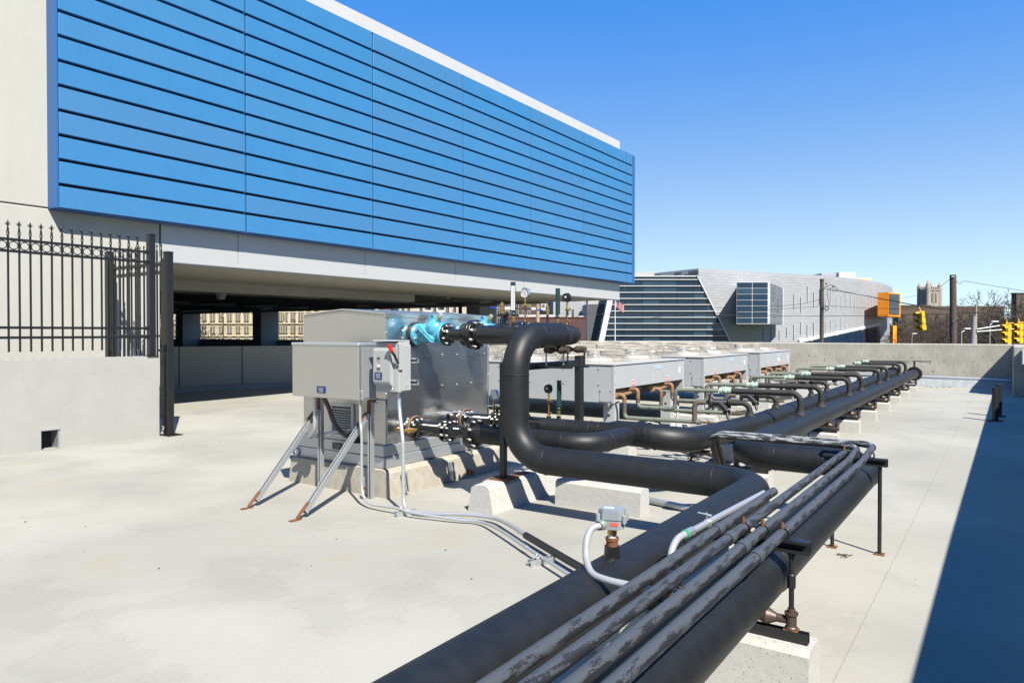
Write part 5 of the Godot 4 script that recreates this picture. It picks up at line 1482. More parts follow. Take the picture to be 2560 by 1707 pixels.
# greenish copper lines from one coil: parts of the cooler's own pipework
func circuit(t: Node3D, o: float, j: int) -> void:
	var r := 0.0235
	var Y := func(y: float) -> float: return y
	# return line: orange elbow, down, along to the tee
	part(t, "orange_elbow", mb().tube(bend([Vector3(-3.70, 0.735, -7.49 + o), Vector3(-3.61, 0.735, -7.52 + o), Vector3(-3.61, 0.64, -7.53 + o)], 0.05, 8), 0.0245, 12), M.orange_elbow)
	part(t, "return_drop", mb().tube([Vector3(-3.61, 0.655, -7.53 + o), Vector3(-3.61, 0.52, -7.53 + o)], r, 12), M.copper_brown)
	part(t, "return_line", mb().tube(bend([Vector3(-3.61, 0.53, -7.53 + o), Vector3(-3.61, 0.473, -7.53 + o), Vector3(-2.745, 0.473, -7.62 + o)], 0.05, 8), r, 14), M.copper_green)
	part(t, "return_cap", mb().tube([Vector3(-2.79, 0.473, -7.615 + o), Vector3(-2.74, 0.473, -7.62 + o)], r + 0.005, 14), M.copper_green)
	var dv := part(t, "drain_cock", mb().lathe(Vector3(-2.74, 0.473, -7.62 + o), Vector3.RIGHT, [[0, 0.010], [0.03, 0.010], [0.03, 0.014], [0.05, 0.014], [0.05, 0.009], [0.07, 0.009], [0.07, 0.016], [0.10, 0.016], [0.10, 0.013], [0.15, 0.013], [0.15, 0]], 10), M.bronze)
	part(dv, "lever", mb().box(Vector3(-2.66, 0.50, -7.62 + o), Vector3(0.06, 0.006, 0.014), 0.002, Basis(Vector3.BACK, -0.7)), M.black)
	part(t, "tee_riser", mb().tube(bend([Vector3(-2.81, 0.473, -7.613 + o), Vector3(-2.81, 0.688, -7.613 + o), Vector3(-2.70, 0.688, -7.65 + o)], 0.055, 8), r + 0.004, 14), M.copper_brown)
	# supply line: orange elbow, down, along, up, then to the ball valve
	part(t, "orange_elbow", mb().tube(bend([Vector3(-3.74, 0.772, -7.86 + o), Vector3(-3.60, 0.778, -7.87 + o), Vector3(-3.60, 0.67, -7.87 + o)], 0.04, 8), 0.0245, 12), M.orange_elbow)
	part(t, "supply_drop", mb().tube([Vector3(-3.60, 0.68, -7.87 + o), Vector3(-3.60, 0.60, -7.87 + o)], r, 12), M.copper_brown)
	part(t, "supply_line", mb().tube(bend([Vector3(-3.60, 0.62, -7.87 + o), Vector3(-3.60, 0.567, -7.87 + o), Vector3(-3.16, 0.567, -7.93 + o), Vector3(-3.16, 0.62, -7.93 + o)], 0.05, 8), r, 14), M.copper_green)
	part(t, "supply_rise", mb().tube([Vector3(-3.16, 0.61, -7.93 + o), Vector3(-3.16, 0.745, -7.94 + o)], r, 12), M.copper_brown)
	part(t, "supply_line", mb().tube(bend([Vector3(-3.16, 0.735, -7.94 + o), Vector3(-3.16, 0.788, -7.94 + o), Vector3(-2.70, 0.788, -8.06 + o)], 0.05, 8), r, 14), M.copper_green)

func branch(o: float, k: int, capped: bool) -> void:
	var ord := ["nearest", "second", "third", "fourth", "fifth", "sixth", "seventh", "farthest"]
	# right header: tall insulated bend with pale green ball valve
	var b := thing("supply_branch", "insulated black bend with pale green ball valve on the right header, %s of eight" % ord[k], "pipe", Vector3(-1.85, 0.55, -8.24 + o), "insulated branches on the right header")
	var z := -8.24 + o
	part(b, "saddle", mb().lathe(Vector3(-1.85, 0.53, z), Vector3.UP, [[0, 0.064], [0.03, 0.058], [0.05, 0.046], [0.075, 0.041], [0.075, 0.034]], 20), M.insul)
	part(b, "insulation", mb().tube(bend([Vector3(-1.85, 0.56, z), Vector3(-1.85, 0.788, z), Vector3(-2.57, 0.788, z + 0.13)], 0.10, 10), 0.0325, 18), M.insul)
	part(b, "seam", mb().ring(Vector3(-1.96, 0.788, z + 0.02), Vector3(1, 0, -0.18).normalized(), 0.0325, 0.003, 18, 5).ring(Vector3(-1.85, 0.68, z), Vector3.UP, 0.0325, 0.003, 18, 5), M.insul)
	var d := Vector3(-1, 0, 0.18).normalized()
	var p := Vector3(-2.57, 0.788, z + 0.13)
	var v := part(b, "ball_valve", mb().lathe(p, d, [[-0.005, 0.0], [-0.005, 0.036], [0.03, 0.036], [0.03, 0.030], [0.04, 0.036], [0.06, 0.041], [0.085, 0.036], [0.095, 0.029], [0.10, 0.034], [0.125, 0.034], [0.125, 0.024]], 16), M.valve_green)
	part(v, "stem", mb().tube([p + d * 0.06 + Vector3.UP * 0.035, p + d * 0.06 + Vector3.UP * 0.062], 0.008, 8), M.valve_green)
	part(v, "stem_nut", mb().box(p + d * 0.06 + Vector3.UP * 0.066, Vector3(0.026, 0.010, 0.012), 0.002), M.black)
	if capped:
		part(b, "cap", mb().lathe(p + d * 0.125, d, [[0, 0.025], [0.03, 0.025], [0.04, 0.016], [0.04, 0]], 12), M.plate)
	# left header: low bend and Y strainer
	var c := thing("return_branch", "black bend with flanged Y strainer on the left header, %s of eight" % ord[k], "pipe", Vector3(-2.27, 0.55, -7.82 + o), "strainer branches on the left header")
	z = -7.82 + o
	part(c, "saddle", mb().lathe(Vector3(-2.27, 0.53, z), Vector3.UP, [[0, 0.058], [0.025, 0.052], [0.045, 0.042], [0.065, 0.036], [0.065, 0.03]], 20), M.insul)
	part(c, "bend", mb().tube(bend([Vector3(-2.27, 0.56, z), Vector3(-2.27, 0.688, z), Vector3(-2.48, 0.688, z + 0.06)], 0.09, 10), 0.030, 18), M.insul)
	if capped:
		part(c, "blind_flange", flange(mb(), Vector3(-2.48, 0.688, z + 0.06), Vector3(-1, 0, 0.28), 0.062, 0.03), M.black_steel)
		return
	var d2 := Vector3(-1, 0, 0.38).normalized()
	var q := Vector3(-2.46, 0.688, z + 0.055)
	part(c, "flange", flange(flange(mb(), q, d2, 0.062, 0.016), q + d2 * 0.018, d2, 0.062, 0.016), M.black_steel)
	var s := part(c, "strainer", mb().tube([q + d2 * 0.03, q + d2 * 0.19], [0.036, 0.036], 16).tube([q + d2 * 0.13, q + d2 * 0.075 + Vector3(0.02, -0.055, 0.035), q + d2 * 0.055 + Vector3(0.03, -0.085, 0.055)], [0.034, 0.034, 0.030], 14), M.black_steel)
	var e := q + d2 * 0.055 + Vector3(0.03, -0.085, 0.055)
	var ed := Vector3(0.35, -0.85, 0.55).normalized()
	part(s, "cover", mb().lathe(e, ed, [[0, 0.03], [0, 0.042], [0.016, 0.042], [0.016, 0.016], [0.06, 0.014], [0.06, 0.018], [0.08, 0.016], [0.10, 0.010], [0.10, 0]], 14), M.black_steel)
	part(c, "flange", flange(flange(mb(), q + d2 * 0.185, d2, 0.062, 0.016), q + d2 * 0.205, d2, 0.062, 0.016), M.black_steel)
	part(c, "gasket", mb().lathe(q + d2 * 0.201, d2, [[0, 0.0], [0, 0.063], [0.005, 0.063], [0.005, 0]], 20), M.red, "red gasket")

# ---- loose things on the deck ----
func make_deck_things() -> void:
	for k in 2:
		var p: Vector3 = [Vector3(-0.14, 0, -13.6), Vector3(-0.10, 0, -14.35)][k]
		p.y = deck(p.z)
		var t := thing("steel_bollard", "short dark steel post half in the shade, %s of two" % ["nearer", "farther"][k], "bollard", p, "dark steel posts in the shade")
		part(t, "post", mb().tube([p, p + Vector3.UP * 0.53], 0.046, 14), M.black_steel)
		part(t, "base_plate", mb().box(p + Vector3.UP * 0.008, Vector3(0.20, 0.016, 0.18), 0.003), M.rust)
	var g := mb()
	rng.seed = 31
	for k in 130:
		var x := rng.randf_range(-9.5, -0.4)
		var z := rng.randf_range(-20.0, -2.2)
		var a := rng.randf() * TAU
		var l := rng.randf_range(0.004, 0.018)
		g.box(Vector3(x, deck(z) + 0.003, z), Vector3(l, 0.003, l * rng.randf_range(0.25, 0.7)), 0.0, Basis(Vector3.UP, a) * Basis(Vector3.RIGHT, 0.1))
	for k in 70:
		var x := rng.randf_range(-3.0, -2.4)
		var z := -8.1 + rng.randfn(0, 0.25)
		g.box(Vector3(x, deck(z) + 0.006, z), Vector3(0.05, 0.012, 0.02), 0.0, Basis(Vector3.UP, rng.randf() * TAU))
	for k in 60:
		var x := rng.randf_range(-6.0, -1.0)
		var z := -20.45 + rng.randfn(0, 0.12)
		g.box(Vector3(x, deck(z) + 0.005, z), Vector3(0.06, 0.01, 0.03), 0.0, Basis(Vector3.UP, rng.randf() * TAU))
	var o := single("leaf_litter", "scattered brown leaf litter and grit across the deck", "debris", g, M.dirt)
	o.set_meta("kind", "stuff")
	for q in [[Vector3(-0.86, 0.006, -5.05), 0.045]]:
		var c: Vector3 = q[0]
		var n: float = q[1]
		var tw := mb()
		for k in 9:
			var a := rng.randf() * TAU
			var d := Vector3(cos(a), 0.03, sin(a)) * n * rng.randf_range(0.2, 1.0)
			var c3 := c + Vector3(rng.randfn(), 0, rng.randfn()) * n * 0.35
			tw.tube([c3 - d * 0.4, c3 + d * 0.3 + Vector3(rng.randfn(0, 0.01), 0.004, 0), c3 + d * 0.7 + Vector3(0, 0, rng.randfn(0, 0.012))], [0.003, 0.0025, 0.0012], 5)
		single("twig_clump", "dark twig clump on the deck, %s" % ("by the thin rack leg" if n < 0.048 else ("in the shade on the right" if c.x > -1 else "against the long plinth")), "twigs", tw, M.bark, c, "twig clumps")

# ---- buildings and street beyond the roof ----
# box whose near face spans u0..u1, v0..v1 of the photograph at distance d, square to the lens axis
func fbox(g: MB, u0: float, u1: float, v0: float, v1: float, d: float, deep: float, e := 0.0) -> MB:
	var a := far(u0, v1, d)
	var b := far(u1, v0, d)
	var c := (a + b) / 2 + fwd * deep / 2
	return g.box(c, Vector3((b - a).dot(rgt), b.y - a.y, deep), e, Basis(rgt, Vector3.UP, -fwd))

func fquad(pts: Array, d: float, deep: float) -> MB:
	var p := []
	for q in pts:
		p.append(far(q[0], q[1], d) + fwd * deep)
	return mb().slab(p, -fwd * deep)

func plan(path: Array, u: float) -> float:
	for k in path.size() - 1:
		if u <= path[k + 1][0]:
			var f: float = (u - path[k][0]) / (path[k + 1][0] - path[k][0])
			return 1.0 / lerpf(1.0 / path[k][1], 1.0 / path[k + 1][1], f)
	return path[-1][1]

# staggered cladding panels with recessed joints on the wall from a to b
func cladding(t: Node3D, a: Vector3, b: Vector3, y0: float, y1: float, w: float, h: float, mats: Array, left: int) -> int:
	var d := b - a
	d.y = 0
	var l := d.length()
	d = d.normalized()
	var out := Vector3.UP.cross(d)
	if out.dot(fwd) > 0:
		out = -out
	var rest := [mb(), mb(), mb()]
	var row := 0
	var y := y1
	while y > y0:
		var x := -w * (0.5 if row % 2 else 0.0)
		while x < l:
			var s := maxf(x, 0.0) + 0.012
			var e := minf(x + w, l) - 0.012
			if e - s > 0.1:
				var c := a + d * (s + e) / 2
				c.y = y - h / 2
				var k := (row * 7 + int(x / w) * 5 + row * row) % 3
				var bs := Basis(d, Vector3.UP, d.cross(Vector3.UP))
				if left > 0:
					part(t, "cladding_panel", mb().box(c + out * 0.03, Vector3(e - s, h - 0.022, 0.06), 0.0, bs), mats[k])
					left -= 1
				else:
					rest[k].box(c + out * 0.03, Vector3(e - s, h - 0.022, 0.06), 0.0, bs)
			x += w
		y -= h
		row += 1
	for k in 3:
		if rest[k].v.size() > 0:
			part(t, "cladding", rest[k], mats[k], "", true)
	return left

func make_school() -> void:
	var t := thing("modern_building", "grey clad modern building with slanted glass atrium and orange bay", "building", far(1850, 831, 128) * Vector3(1, 0, 1) + Vector3(0, -6.5, 0))
	var path := [[1746.0, 120.0], [2060.0, 135.0], [2140.0, 143.0], [2190.0, 151.0], [2215.0, 160.0], [2231.0, 171.0]]
	var top := 11.8
	var pts := []
	for q in path:
		var p := far(q[0], 831, q[1])
		p.y = -6.5
		pts.append(p)
	var lp := far(1620, 831, 131)
	lp.y = -6.5
	var back := pts.duplicate()
	back.append(pts[-1] + fwd * 14)
	back.append(lp + fwd * 22)
	back.append(lp)
	part(t, "body", mb().slab(back, Vector3.UP * (top + 6.45)), M.joint)
	part(t, "roof_edge", mb().slab(back, Vector3.UP * 0.35).shift(Vector3(0, -(top + 6.46), 0)), M.grey_panel3)
	var left := 290
	var mats := [M.grey_panel, M.grey_panel2, M.grey_panel3]
	for k in pts.size() - 1:
		left = cladding(t, pts[k], pts[k + 1], -1.6, top, 1.73, 0.465, mats, left)
	cladding(t, lp, pts[0], 8.0, top, 1.73, 0.465, [M.slate_panel2, M.grey_panel3, M.slate_panel2], 0)
	# slit windows: u, v top, v bottom
	var slits := [[1985.5, 733.7, 773.2], [2002.4, 741.2, 782.1], [2019, 714.3, 754.3], [2035, 729.3, 768.6], [2049.3, 722, 761.4], [2064.3, 744, 782.9], [2077.6, 718.6, 757], [2091, 739.3, 778], [2103.3, 740, 778], [2115.5, 728.6, 765.5], [2126.7, 734.5, 772.6], [2136.7, 748.3, 786], [2146.4, 731, 768.6], [2156.4, 732.4, 768.6], [2165, 751.2, 787], [2173, 734, 768.6], [2180.5, 744.8, 776], [2187.6, 748, 783.3], [1909, 817.5, 851], [1929, 817.5, 856], [1949, 824.5, 851.6], [1967.5, 817.5, 844], [1985.5, 810, 851], [2002.4, 803.8, 837.6], [2018.8, 811, 844.3], [2035, 804.3, 844.3], [2064.3, 804.3, 830.5], [2078, 798.3, 837], [2091, 804.8, 824], [2103.3, 792.4, 830.5], [2115.5, 812, 829.8], [2126.4, 806, 824.5]]
	for s in slits:
		var d := plan(path, s[0]) - 0.16
		var k := 120.0 / d
		var w := part(t, "slit_window", fbox(mb(), s[0] - 1.6 * k, s[0] + 1.6 * k, s[1], s[2], d, 0.3), M.frame_white)
		part(w, "pane", fbox(mb(), s[0] - 1.5 * k, s[0] + 0.7 * k, s[1] + 0.8, s[2] - 0.6, d - 0.03, 0.2), M.glass2)
	# glass atrium: panes between white transoms
	var dv := 117.0
	var vs := [690.5, 698.7, 714.7, 730.7, 746.0, 761.3, 777.4, 793.0, 808.4, 823.7, 839.3, 853.0, 870.0]
	var us := [1500.0, 1562.0, 1607.0, 1650.0, 1692.0, 1734.0, 1767.0, 1850.0]
	var le := func(v: float) -> float: return 1512.0 + (852.0 - v) * 0.21
	var re := func(v: float) -> float: return 1745.8 + (v - 693.0) * 0.504
	# hall behind the glass: back wall, roof, three floors, stair
	part(t, "hall_back_wall", fbox(mb(), 1470, 1640, 680, 900, 129.5, 0.4), M.interior)
	part(t, "hall_roof", fbox(mb(), 1540, 1744, 689.5, 692.5, dv + 0.3, 12.0), M.interior)
	for v in [746.0, 800.0, 858.0]:
		part(t, "hall_floor", fbox(mb(), le.call(v) + 4, re.call(v) - 6 if v < 760 else 1744.0, v - 1.4, v + 2.4, dv + 1.4, 9.0), M.interior)
	part(t, "hall_stair", mb().slab([far(1612, 858, 121), far(1622, 858, 121), far(1706, 800, 121), far(1696, 800, 121)], fwd * 1.6), M.frame_white)
	part(t, "hall_stair", mb().slab([far(1655, 800, 121), far(1664, 800, 121), far(1720, 748, 121), far(1711, 748, 121)], fwd * 1.6), M.frame_white)
	part(t, "hall_side_wall", fquad([[re.call(690.0) - 2.0, 690.0], [re.call(690.0) - 0.5, 690.0], [re.call(880.0) - 0.5, 880.0], [re.call(880.0) - 2.0, 880.0]], dv + 0.3, 5.0), M.interior)
	var gm := [M.atrium_glass, M.atrium_glass, M.atrium_glass2, M.atrium_glass]
	for r in vs.size() - 1:
		var va: float = vs[r]
		var vb: float = vs[r + 1]
		for c in us.size() - 1:
			var a0: float = maxf(us[c] + 0.4, le.call(va))
			var a1: float = maxf(us[c] + 0.4, le.call(vb))
			var b0: float = minf(us[c + 1] - 0.4, re.call(va))
			var b1: float = minf(us[c + 1] - 0.4, re.call(vb))
			if b1 - a1 < 2.0 or b0 - a0 < 0.5:
				continue
			var gi: int = [0, 2, 1, 0, 1, 3, 1][(c * 3 + r * 2 + r / 3) % 7]
			if r < 3 and (c == 2 or c == 3):
				gi = 2
			part(t, "pane", fquad([[a0, va], [b0, va], [b1, vb], [a1, vb]], dv, 0.2), gm[gi])
	for r in vs.size():
		var v: float = vs[r]
		part(t, "transom", fquad([[le.call(v) - 4, v - (1.5 if r == 0 else 0.8)], [re.call(v), v - (1.5 if r == 0 else 0.8)], [re.call(v) + 0.5, v + 0.8], [le.call(v) - 4, v + 0.8]], dv - 0.25, 0.3), M.frame_white)
	part(t, "slanted_column", fquad([[le.call(680.0) - 14.5, 680.0], [le.call(680.0) - 1, 680.0], [le.call(880.0) - 1, 880.0], [le.call(880.0) - 14.5, 880.0]], dv - 0.6, 1.2), M.frame_white)
	part(t, "slanted_edge", fquad([[re.call(688.0) - 1.2, 688.0], [re.call(688.0) + 1.2, 688.0], [re.call(875.0) + 1.6, 875.0], [re.call(875.0) - 1.2, 875.0]], dv - 0.4, 0.9), M.frame_white)
	# projecting bay with dark glass
	var bd := 111.5
	var bay := [far(1842, 831, bd), far(1922, 831, bd), far(1960, 831, 127.0), far(1842, 831, 127.0)]
	for k in 4:
		bay[k].y = 1.45 + (831.0 - 809.5) / FOCAL * bd
	var bh := (809.5 - 704.5) / FOCAL * bd
	part(t, "bay_core", mb().slab(bay, Vector3.UP * bh), M.frame_white)
	for r in 7:
		var va := 706.0 + r * 14.75
		for c in 2:
			part(t, "bay_pane", fquad([[1843.0 + c * 39.2, va], [1880.6 + c * 39.2, va], [1880.6 + c * 39.2, va + 13.0], [1843.0 + c * 39.2, va + 13.0]], bd - 0.06, 0.12), M.glass if r > 3 else M.glass2 if r == 1 else M.glass)
		var p0: Vector3 = bay[1]
		var p1: Vector3 = bay[2]
		for c in 3:
			var s := p0.lerp(p1, 0.10 + 0.27 * c)
			var e := p0.lerp(p1, 0.35 + 0.27 * c)
			var yb: float = bay[0].y + bh * (6 - r) / 7.0 + 0.06
			s.y = yb
			e.y = yb
			var o := (p1 - p0).cross(Vector3.UP).normalized() * 0.06
			part(t, "bay_pane", mb().slab([s, e, e + Vector3.UP * (bh / 7.0 - 0.13), s + Vector3.UP * (bh / 7.0 - 0.13)], o if o.dot(rgt) > 0 else -o), M.glass2)
	# rising white band and the glass below it, right end
	var run := [2000.0, 2040.0, 2080.0, 2120.0, 2160.0, 2195.0, 2228.0]
	for k in run.size() - 1:
		var u0: float = run[k]
		var u1: float = run[k + 1]
		var va: float = 857.0 - (u0 - 2000.0) * 0.215
		var vb: float = 857.0 - (u1 - 2000.0) * 0.215
		var p := far(u0, va, plan(path, u0) - 1.0)
		var q := far(u1, vb, plan(path, u1) - 1.0)
		var h := Vector3.UP * 0.55
		part(t, "white_band", mb().slab([p, q, q + h, p + h], fwd * 0.9), M.frame_white)
		var p2 := p
		p2.y = -3.0
		var q2 := q
		q2.y = -3.0
		part(t, "lower_glass", mb().slab([p2, q2, q - h * 0.1, p - h * 0.1], fwd * 0.6), M.glass)
	for k in 3:
		var va := 824.5 + k * 13.5
		var u0: float = 2000.0 + (857.0 - va) / 0.215 + 4.0
		if u0 < 2222.0:
			var p := far(u0, va, plan(path, u0) - 1.15)
			var q := far(2229.0, va + 1.0, plan(path, 2229.0) - 1.6)
			part(t, "white_transom", mb().tube([p, q], 0.07, 6), M.frame_white)
	# orange bay and fin
	var ob := [far(2195, 831, 143.2), far(2222, 831, 141.4), far(2252, 831, 145.5), far(2240, 831, 160)]
	for k in 4:
		ob[k].y = 1.45 + (831.0 - 790.0) / FOCAL * 140.0
	var oh := (790.0 - 729.5) / FOCAL * 140.0
	part(t, "orange_bay", mb().slab(ob, Vector3.UP * oh), M.orange, "bright orange projecting bay")
	var od: Vector3 = (ob[2] - ob[1])
	var oo := od.cross(Vector3.UP).normalized() * 0.1
	if oo.dot(fwd) > 0:
		oo = -oo
	for r in 4:
		var s: Vector3 = ob[1] + od * 0.02 + Vector3.UP * (0.45 + r * 1.02)
		part(t, "orange_bay_pane", mb().slab([s, s + od * 0.86, s + od * 0.86 + Vector3.UP * 0.95, s + Vector3.UP * 0.95], oo), M.glass_dark)
	part(t, "orange_fin", fbox(mb(), 2233.5, 2242.5, 814, 880, 150, 1.0), M.orange)
	part(t, "penthouse", fbox(mb(), 2098, 2140, 680.5, 705, 152, 8), M.white_panel)
	part(t, "penthouse_side", fbox(mb(), 2054, 2098.5, 683, 705, 153, 8), M.grey_panel3)
	part(t, "roof_screen", fbox(mb(), 2090, 2180, 694.5, 712, 156, 6), M.stone_pale)
	# darker stair block and pale wing left of the atrium
	part(t, "slate_core", fbox(mb(), 1467, 1512, 760, 880, 121.3, 8), M.joint)
	cladding(t, far(1467, 831, 121.2) * Vector3(1, 0, 1), far(1512, 831, 121.2) * Vector3(1, 0, 1), -1.5, 6.2, 1.0, 0.385, [M.slate_panel, M.slate_panel2, M.slate_panel], 0)
	part(t, "wing_core", fbox(mb(), 1383, 1535, 732, 880, 130.3, 8), M.joint)
	cladding(t, far(1383, 831, 130.2) * Vector3(1, 0, 1), far(1535, 831, 130.2) * Vector3(1, 0, 1), 0.5, 8.5, 1.9, 0.36, [M.grey_panel2, M.grey_panel2, M.grey_panel], 0)
	for w in [[1392, 1397, 772, 793], [1417, 1422, 771, 790], [1431, 1435, 772, 789], [1456, 1467, 771, 791]]:
		var f := part(t, "wing_window", fbox(mb(), w[0] - 1, w[1] + 0.5, w[2] - 0.5, w[3] + 0.5, 129.95, 0.3), M.frame_white)
		part(f, "pane", fbox(mb(), w[0] + 0.2, w[1], w[2], w[3], 129.85, 0.2), M.glass2)

func window_block(t: Node3D, u: float, v0: float, v1: float, w: float, d: float, frame: Material, pane: Material, cols := 2) -> void:
	var f := part(t, "window", fbox(mb(), u - w / 2 - 0.5, u + w / 2 + 0.5, v0 - 0.5, v1 + 0.7, d - 0.12, 0.25), frame)
	for c in cols:
		var a: float = u - w / 2 + c * w / cols
		part(f, "pane", fbox(mb(), a + 0.35, a + w / cols - 0.35, v0, v1, d - 0.17, 0.2), pane)

func make_left_town() -> void:
	var t := thing("stone_building", "long pale stone building with paired windows seen through the garage", "building", far(650, 831, 150) * Vector3(1, 0, 1) + Vector3(0, -6.5, 0))
	part(t, "wall", fbox(mb(), 370, 846, 752, 960, 150, 14), M.stone)
	part(t, "end_wing", fbox(mb(), 846, 905, 768.5, 960, 152, 12), M.stone)
	for v in [779.0, 807.0, 838.0]:
		part(t, "string_course", fbox(mb(), 370, 846, v, v + 2.2, 149.7, 0.4), M.stone_pale)
	for k in 21:
		var u := 382.0 + 21.2 * k
		if u > 705:
			u = 712.0 + (k - 16) * 19.5
		for r in [[763.0, 776.0], [783.5, 802.0], [814.5, 832.0], [843.5, 852.0]]:
			for s in [-3.1, 3.1]:
				window_block(t, u + s, r[0], r[1], 4.8, 149.85, M.cream, M.pane)
		if k % 1 == 0:
			part(t, "pilaster", fbox(mb(), u + 8.2, u + 12.8, 752, 807, 149.75, 0.4), M.stone_pale)
	var a := thing("apartment_block", "beige apartment block with balconies behind the pump enclosure roof", "building", far(1060, 831, 170) * Vector3(1, 0, 1) + Vector3(0, -6.5, 0))
	part(a, "wall", fbox(mb(), 982, 1180, 752, 960, 170, 14), M.beige)
	part(a, "brick_wing", fbox(mb(), 946, 982, 752, 960, 171, 12), M.brick)
	part(a, "corner_bay", fbox(mb(), 982, 996, 752, 960, 169, 3), M.glass2)
	for k in 3:
		for r in [[768.0, 772.0], [775.0, 779.0]]:
			window_block(a, 953.0 + k * 11, r[0], r[1], 5, 170.9, M.frame_white, M.pane)
	for u in [1008.0, 1022.0, 1053.0, 1087.0, 1119.0, 1137.0, 1152.0, 1171.0]:
		for r in [[758.0, 765.0], [767.0, 777.5], [783.0, 793.0]]:
			window_block(a, u, r[0], r[1], 7.5, 169.9, M.frame_white, M.glass)
	for u in [1070.0, 1103.0]:
		for v in [765.0, 781.0]:
			part(a, "balcony_recess", fbox(mb(), u - 7, u + 7, v - 0.5, v + 12.5, 169.85, 0.3), M.brick_brown)
			part(a, "balcony_door", fbox(mb(), u - 1, u + 6, v + 2, v + 12.0, 169.7, 0.2), M.glass)
			part(a, "balcony_rail", fbox(mb(), u - 8, u + 7, v + 10, v + 16, 168.2, 0.15), M.frame_white)
			part(a, "balcony_slab", fbox(mb(), u - 8, u + 7, v + 15.8, v + 17, 168.2, 1.8), M.frame_white)
	var b := thing("brick_apartments", "brown brick apartment house with white balconies beyond the valves", "building", far(1310, 831, 140) * Vector3(1, 0, 1) + Vector3(0, -6.5, 0))
	part(b, "wall", fbox(mb(), 1176, 1358, 738, 960, 140, 12), M.brick_brown)
	part(b, "pale_wing", fbox(mb(), 1352, 1386, 738, 960, 138.5, 12), M.beige)
	for u in [1186.0, 1206.0, 1228.0, 1248.0, 1268.0, 1291.0, 1310.0, 1322.0, 1359.0, 1370.0, 1380.0]:
		for r in [[746.0, 755.0], [761.0, 769.0], [776.0, 786.0], [795.0, 808.0]]:
			window_block(b, u, r[0], r[1], 9 if u < 1300 else 6, 139.9 if u < 1352 else 138.4, M.frame_white, M.glass)
	for q in [[1262.0, 1277.0, 767.0], [1329.0, 1339.0, 768.0], [1353.0, 1364.0, 770.0]]:
		part(b, "balcony_rail", fbox(mb(), q[0], q[1], q[2], q[2] + 5.5, 137.2, 0.15), M.frame_white)
		part(b, "balcony_slab", fbox(mb(), q[0], q[1], q[2] + 5.3, q[2] + 6.6, 137.2, 2.0), M.frame_white)
	var w := thing("brick_annex", "low dark red brick building behind the top header pipe", "building", far(1370, 831, 90) * Vector3(1, 0, 1) + Vector3(0, -6.5, 0))
	part(w, "wall", fbox(mb(), 1272, 1465, 793.5, 960, 90, 10), M.brick_dark)
	part(w, "coping", fbox(mb(), 1271, 1466, 792, 794, 89.9, 10.2), M.brick)
	part(w, "white_parapet", fbox(mb(), 1298, 1386, 786.5, 800, 101, 4), M.white_panel)
	for u in [1422.0, 1452.0]:
		part(w, "rooftop_unit", fbox(mb(), u - 6, u + 7, 789.5, 800, 98, 2), M.white_panel)

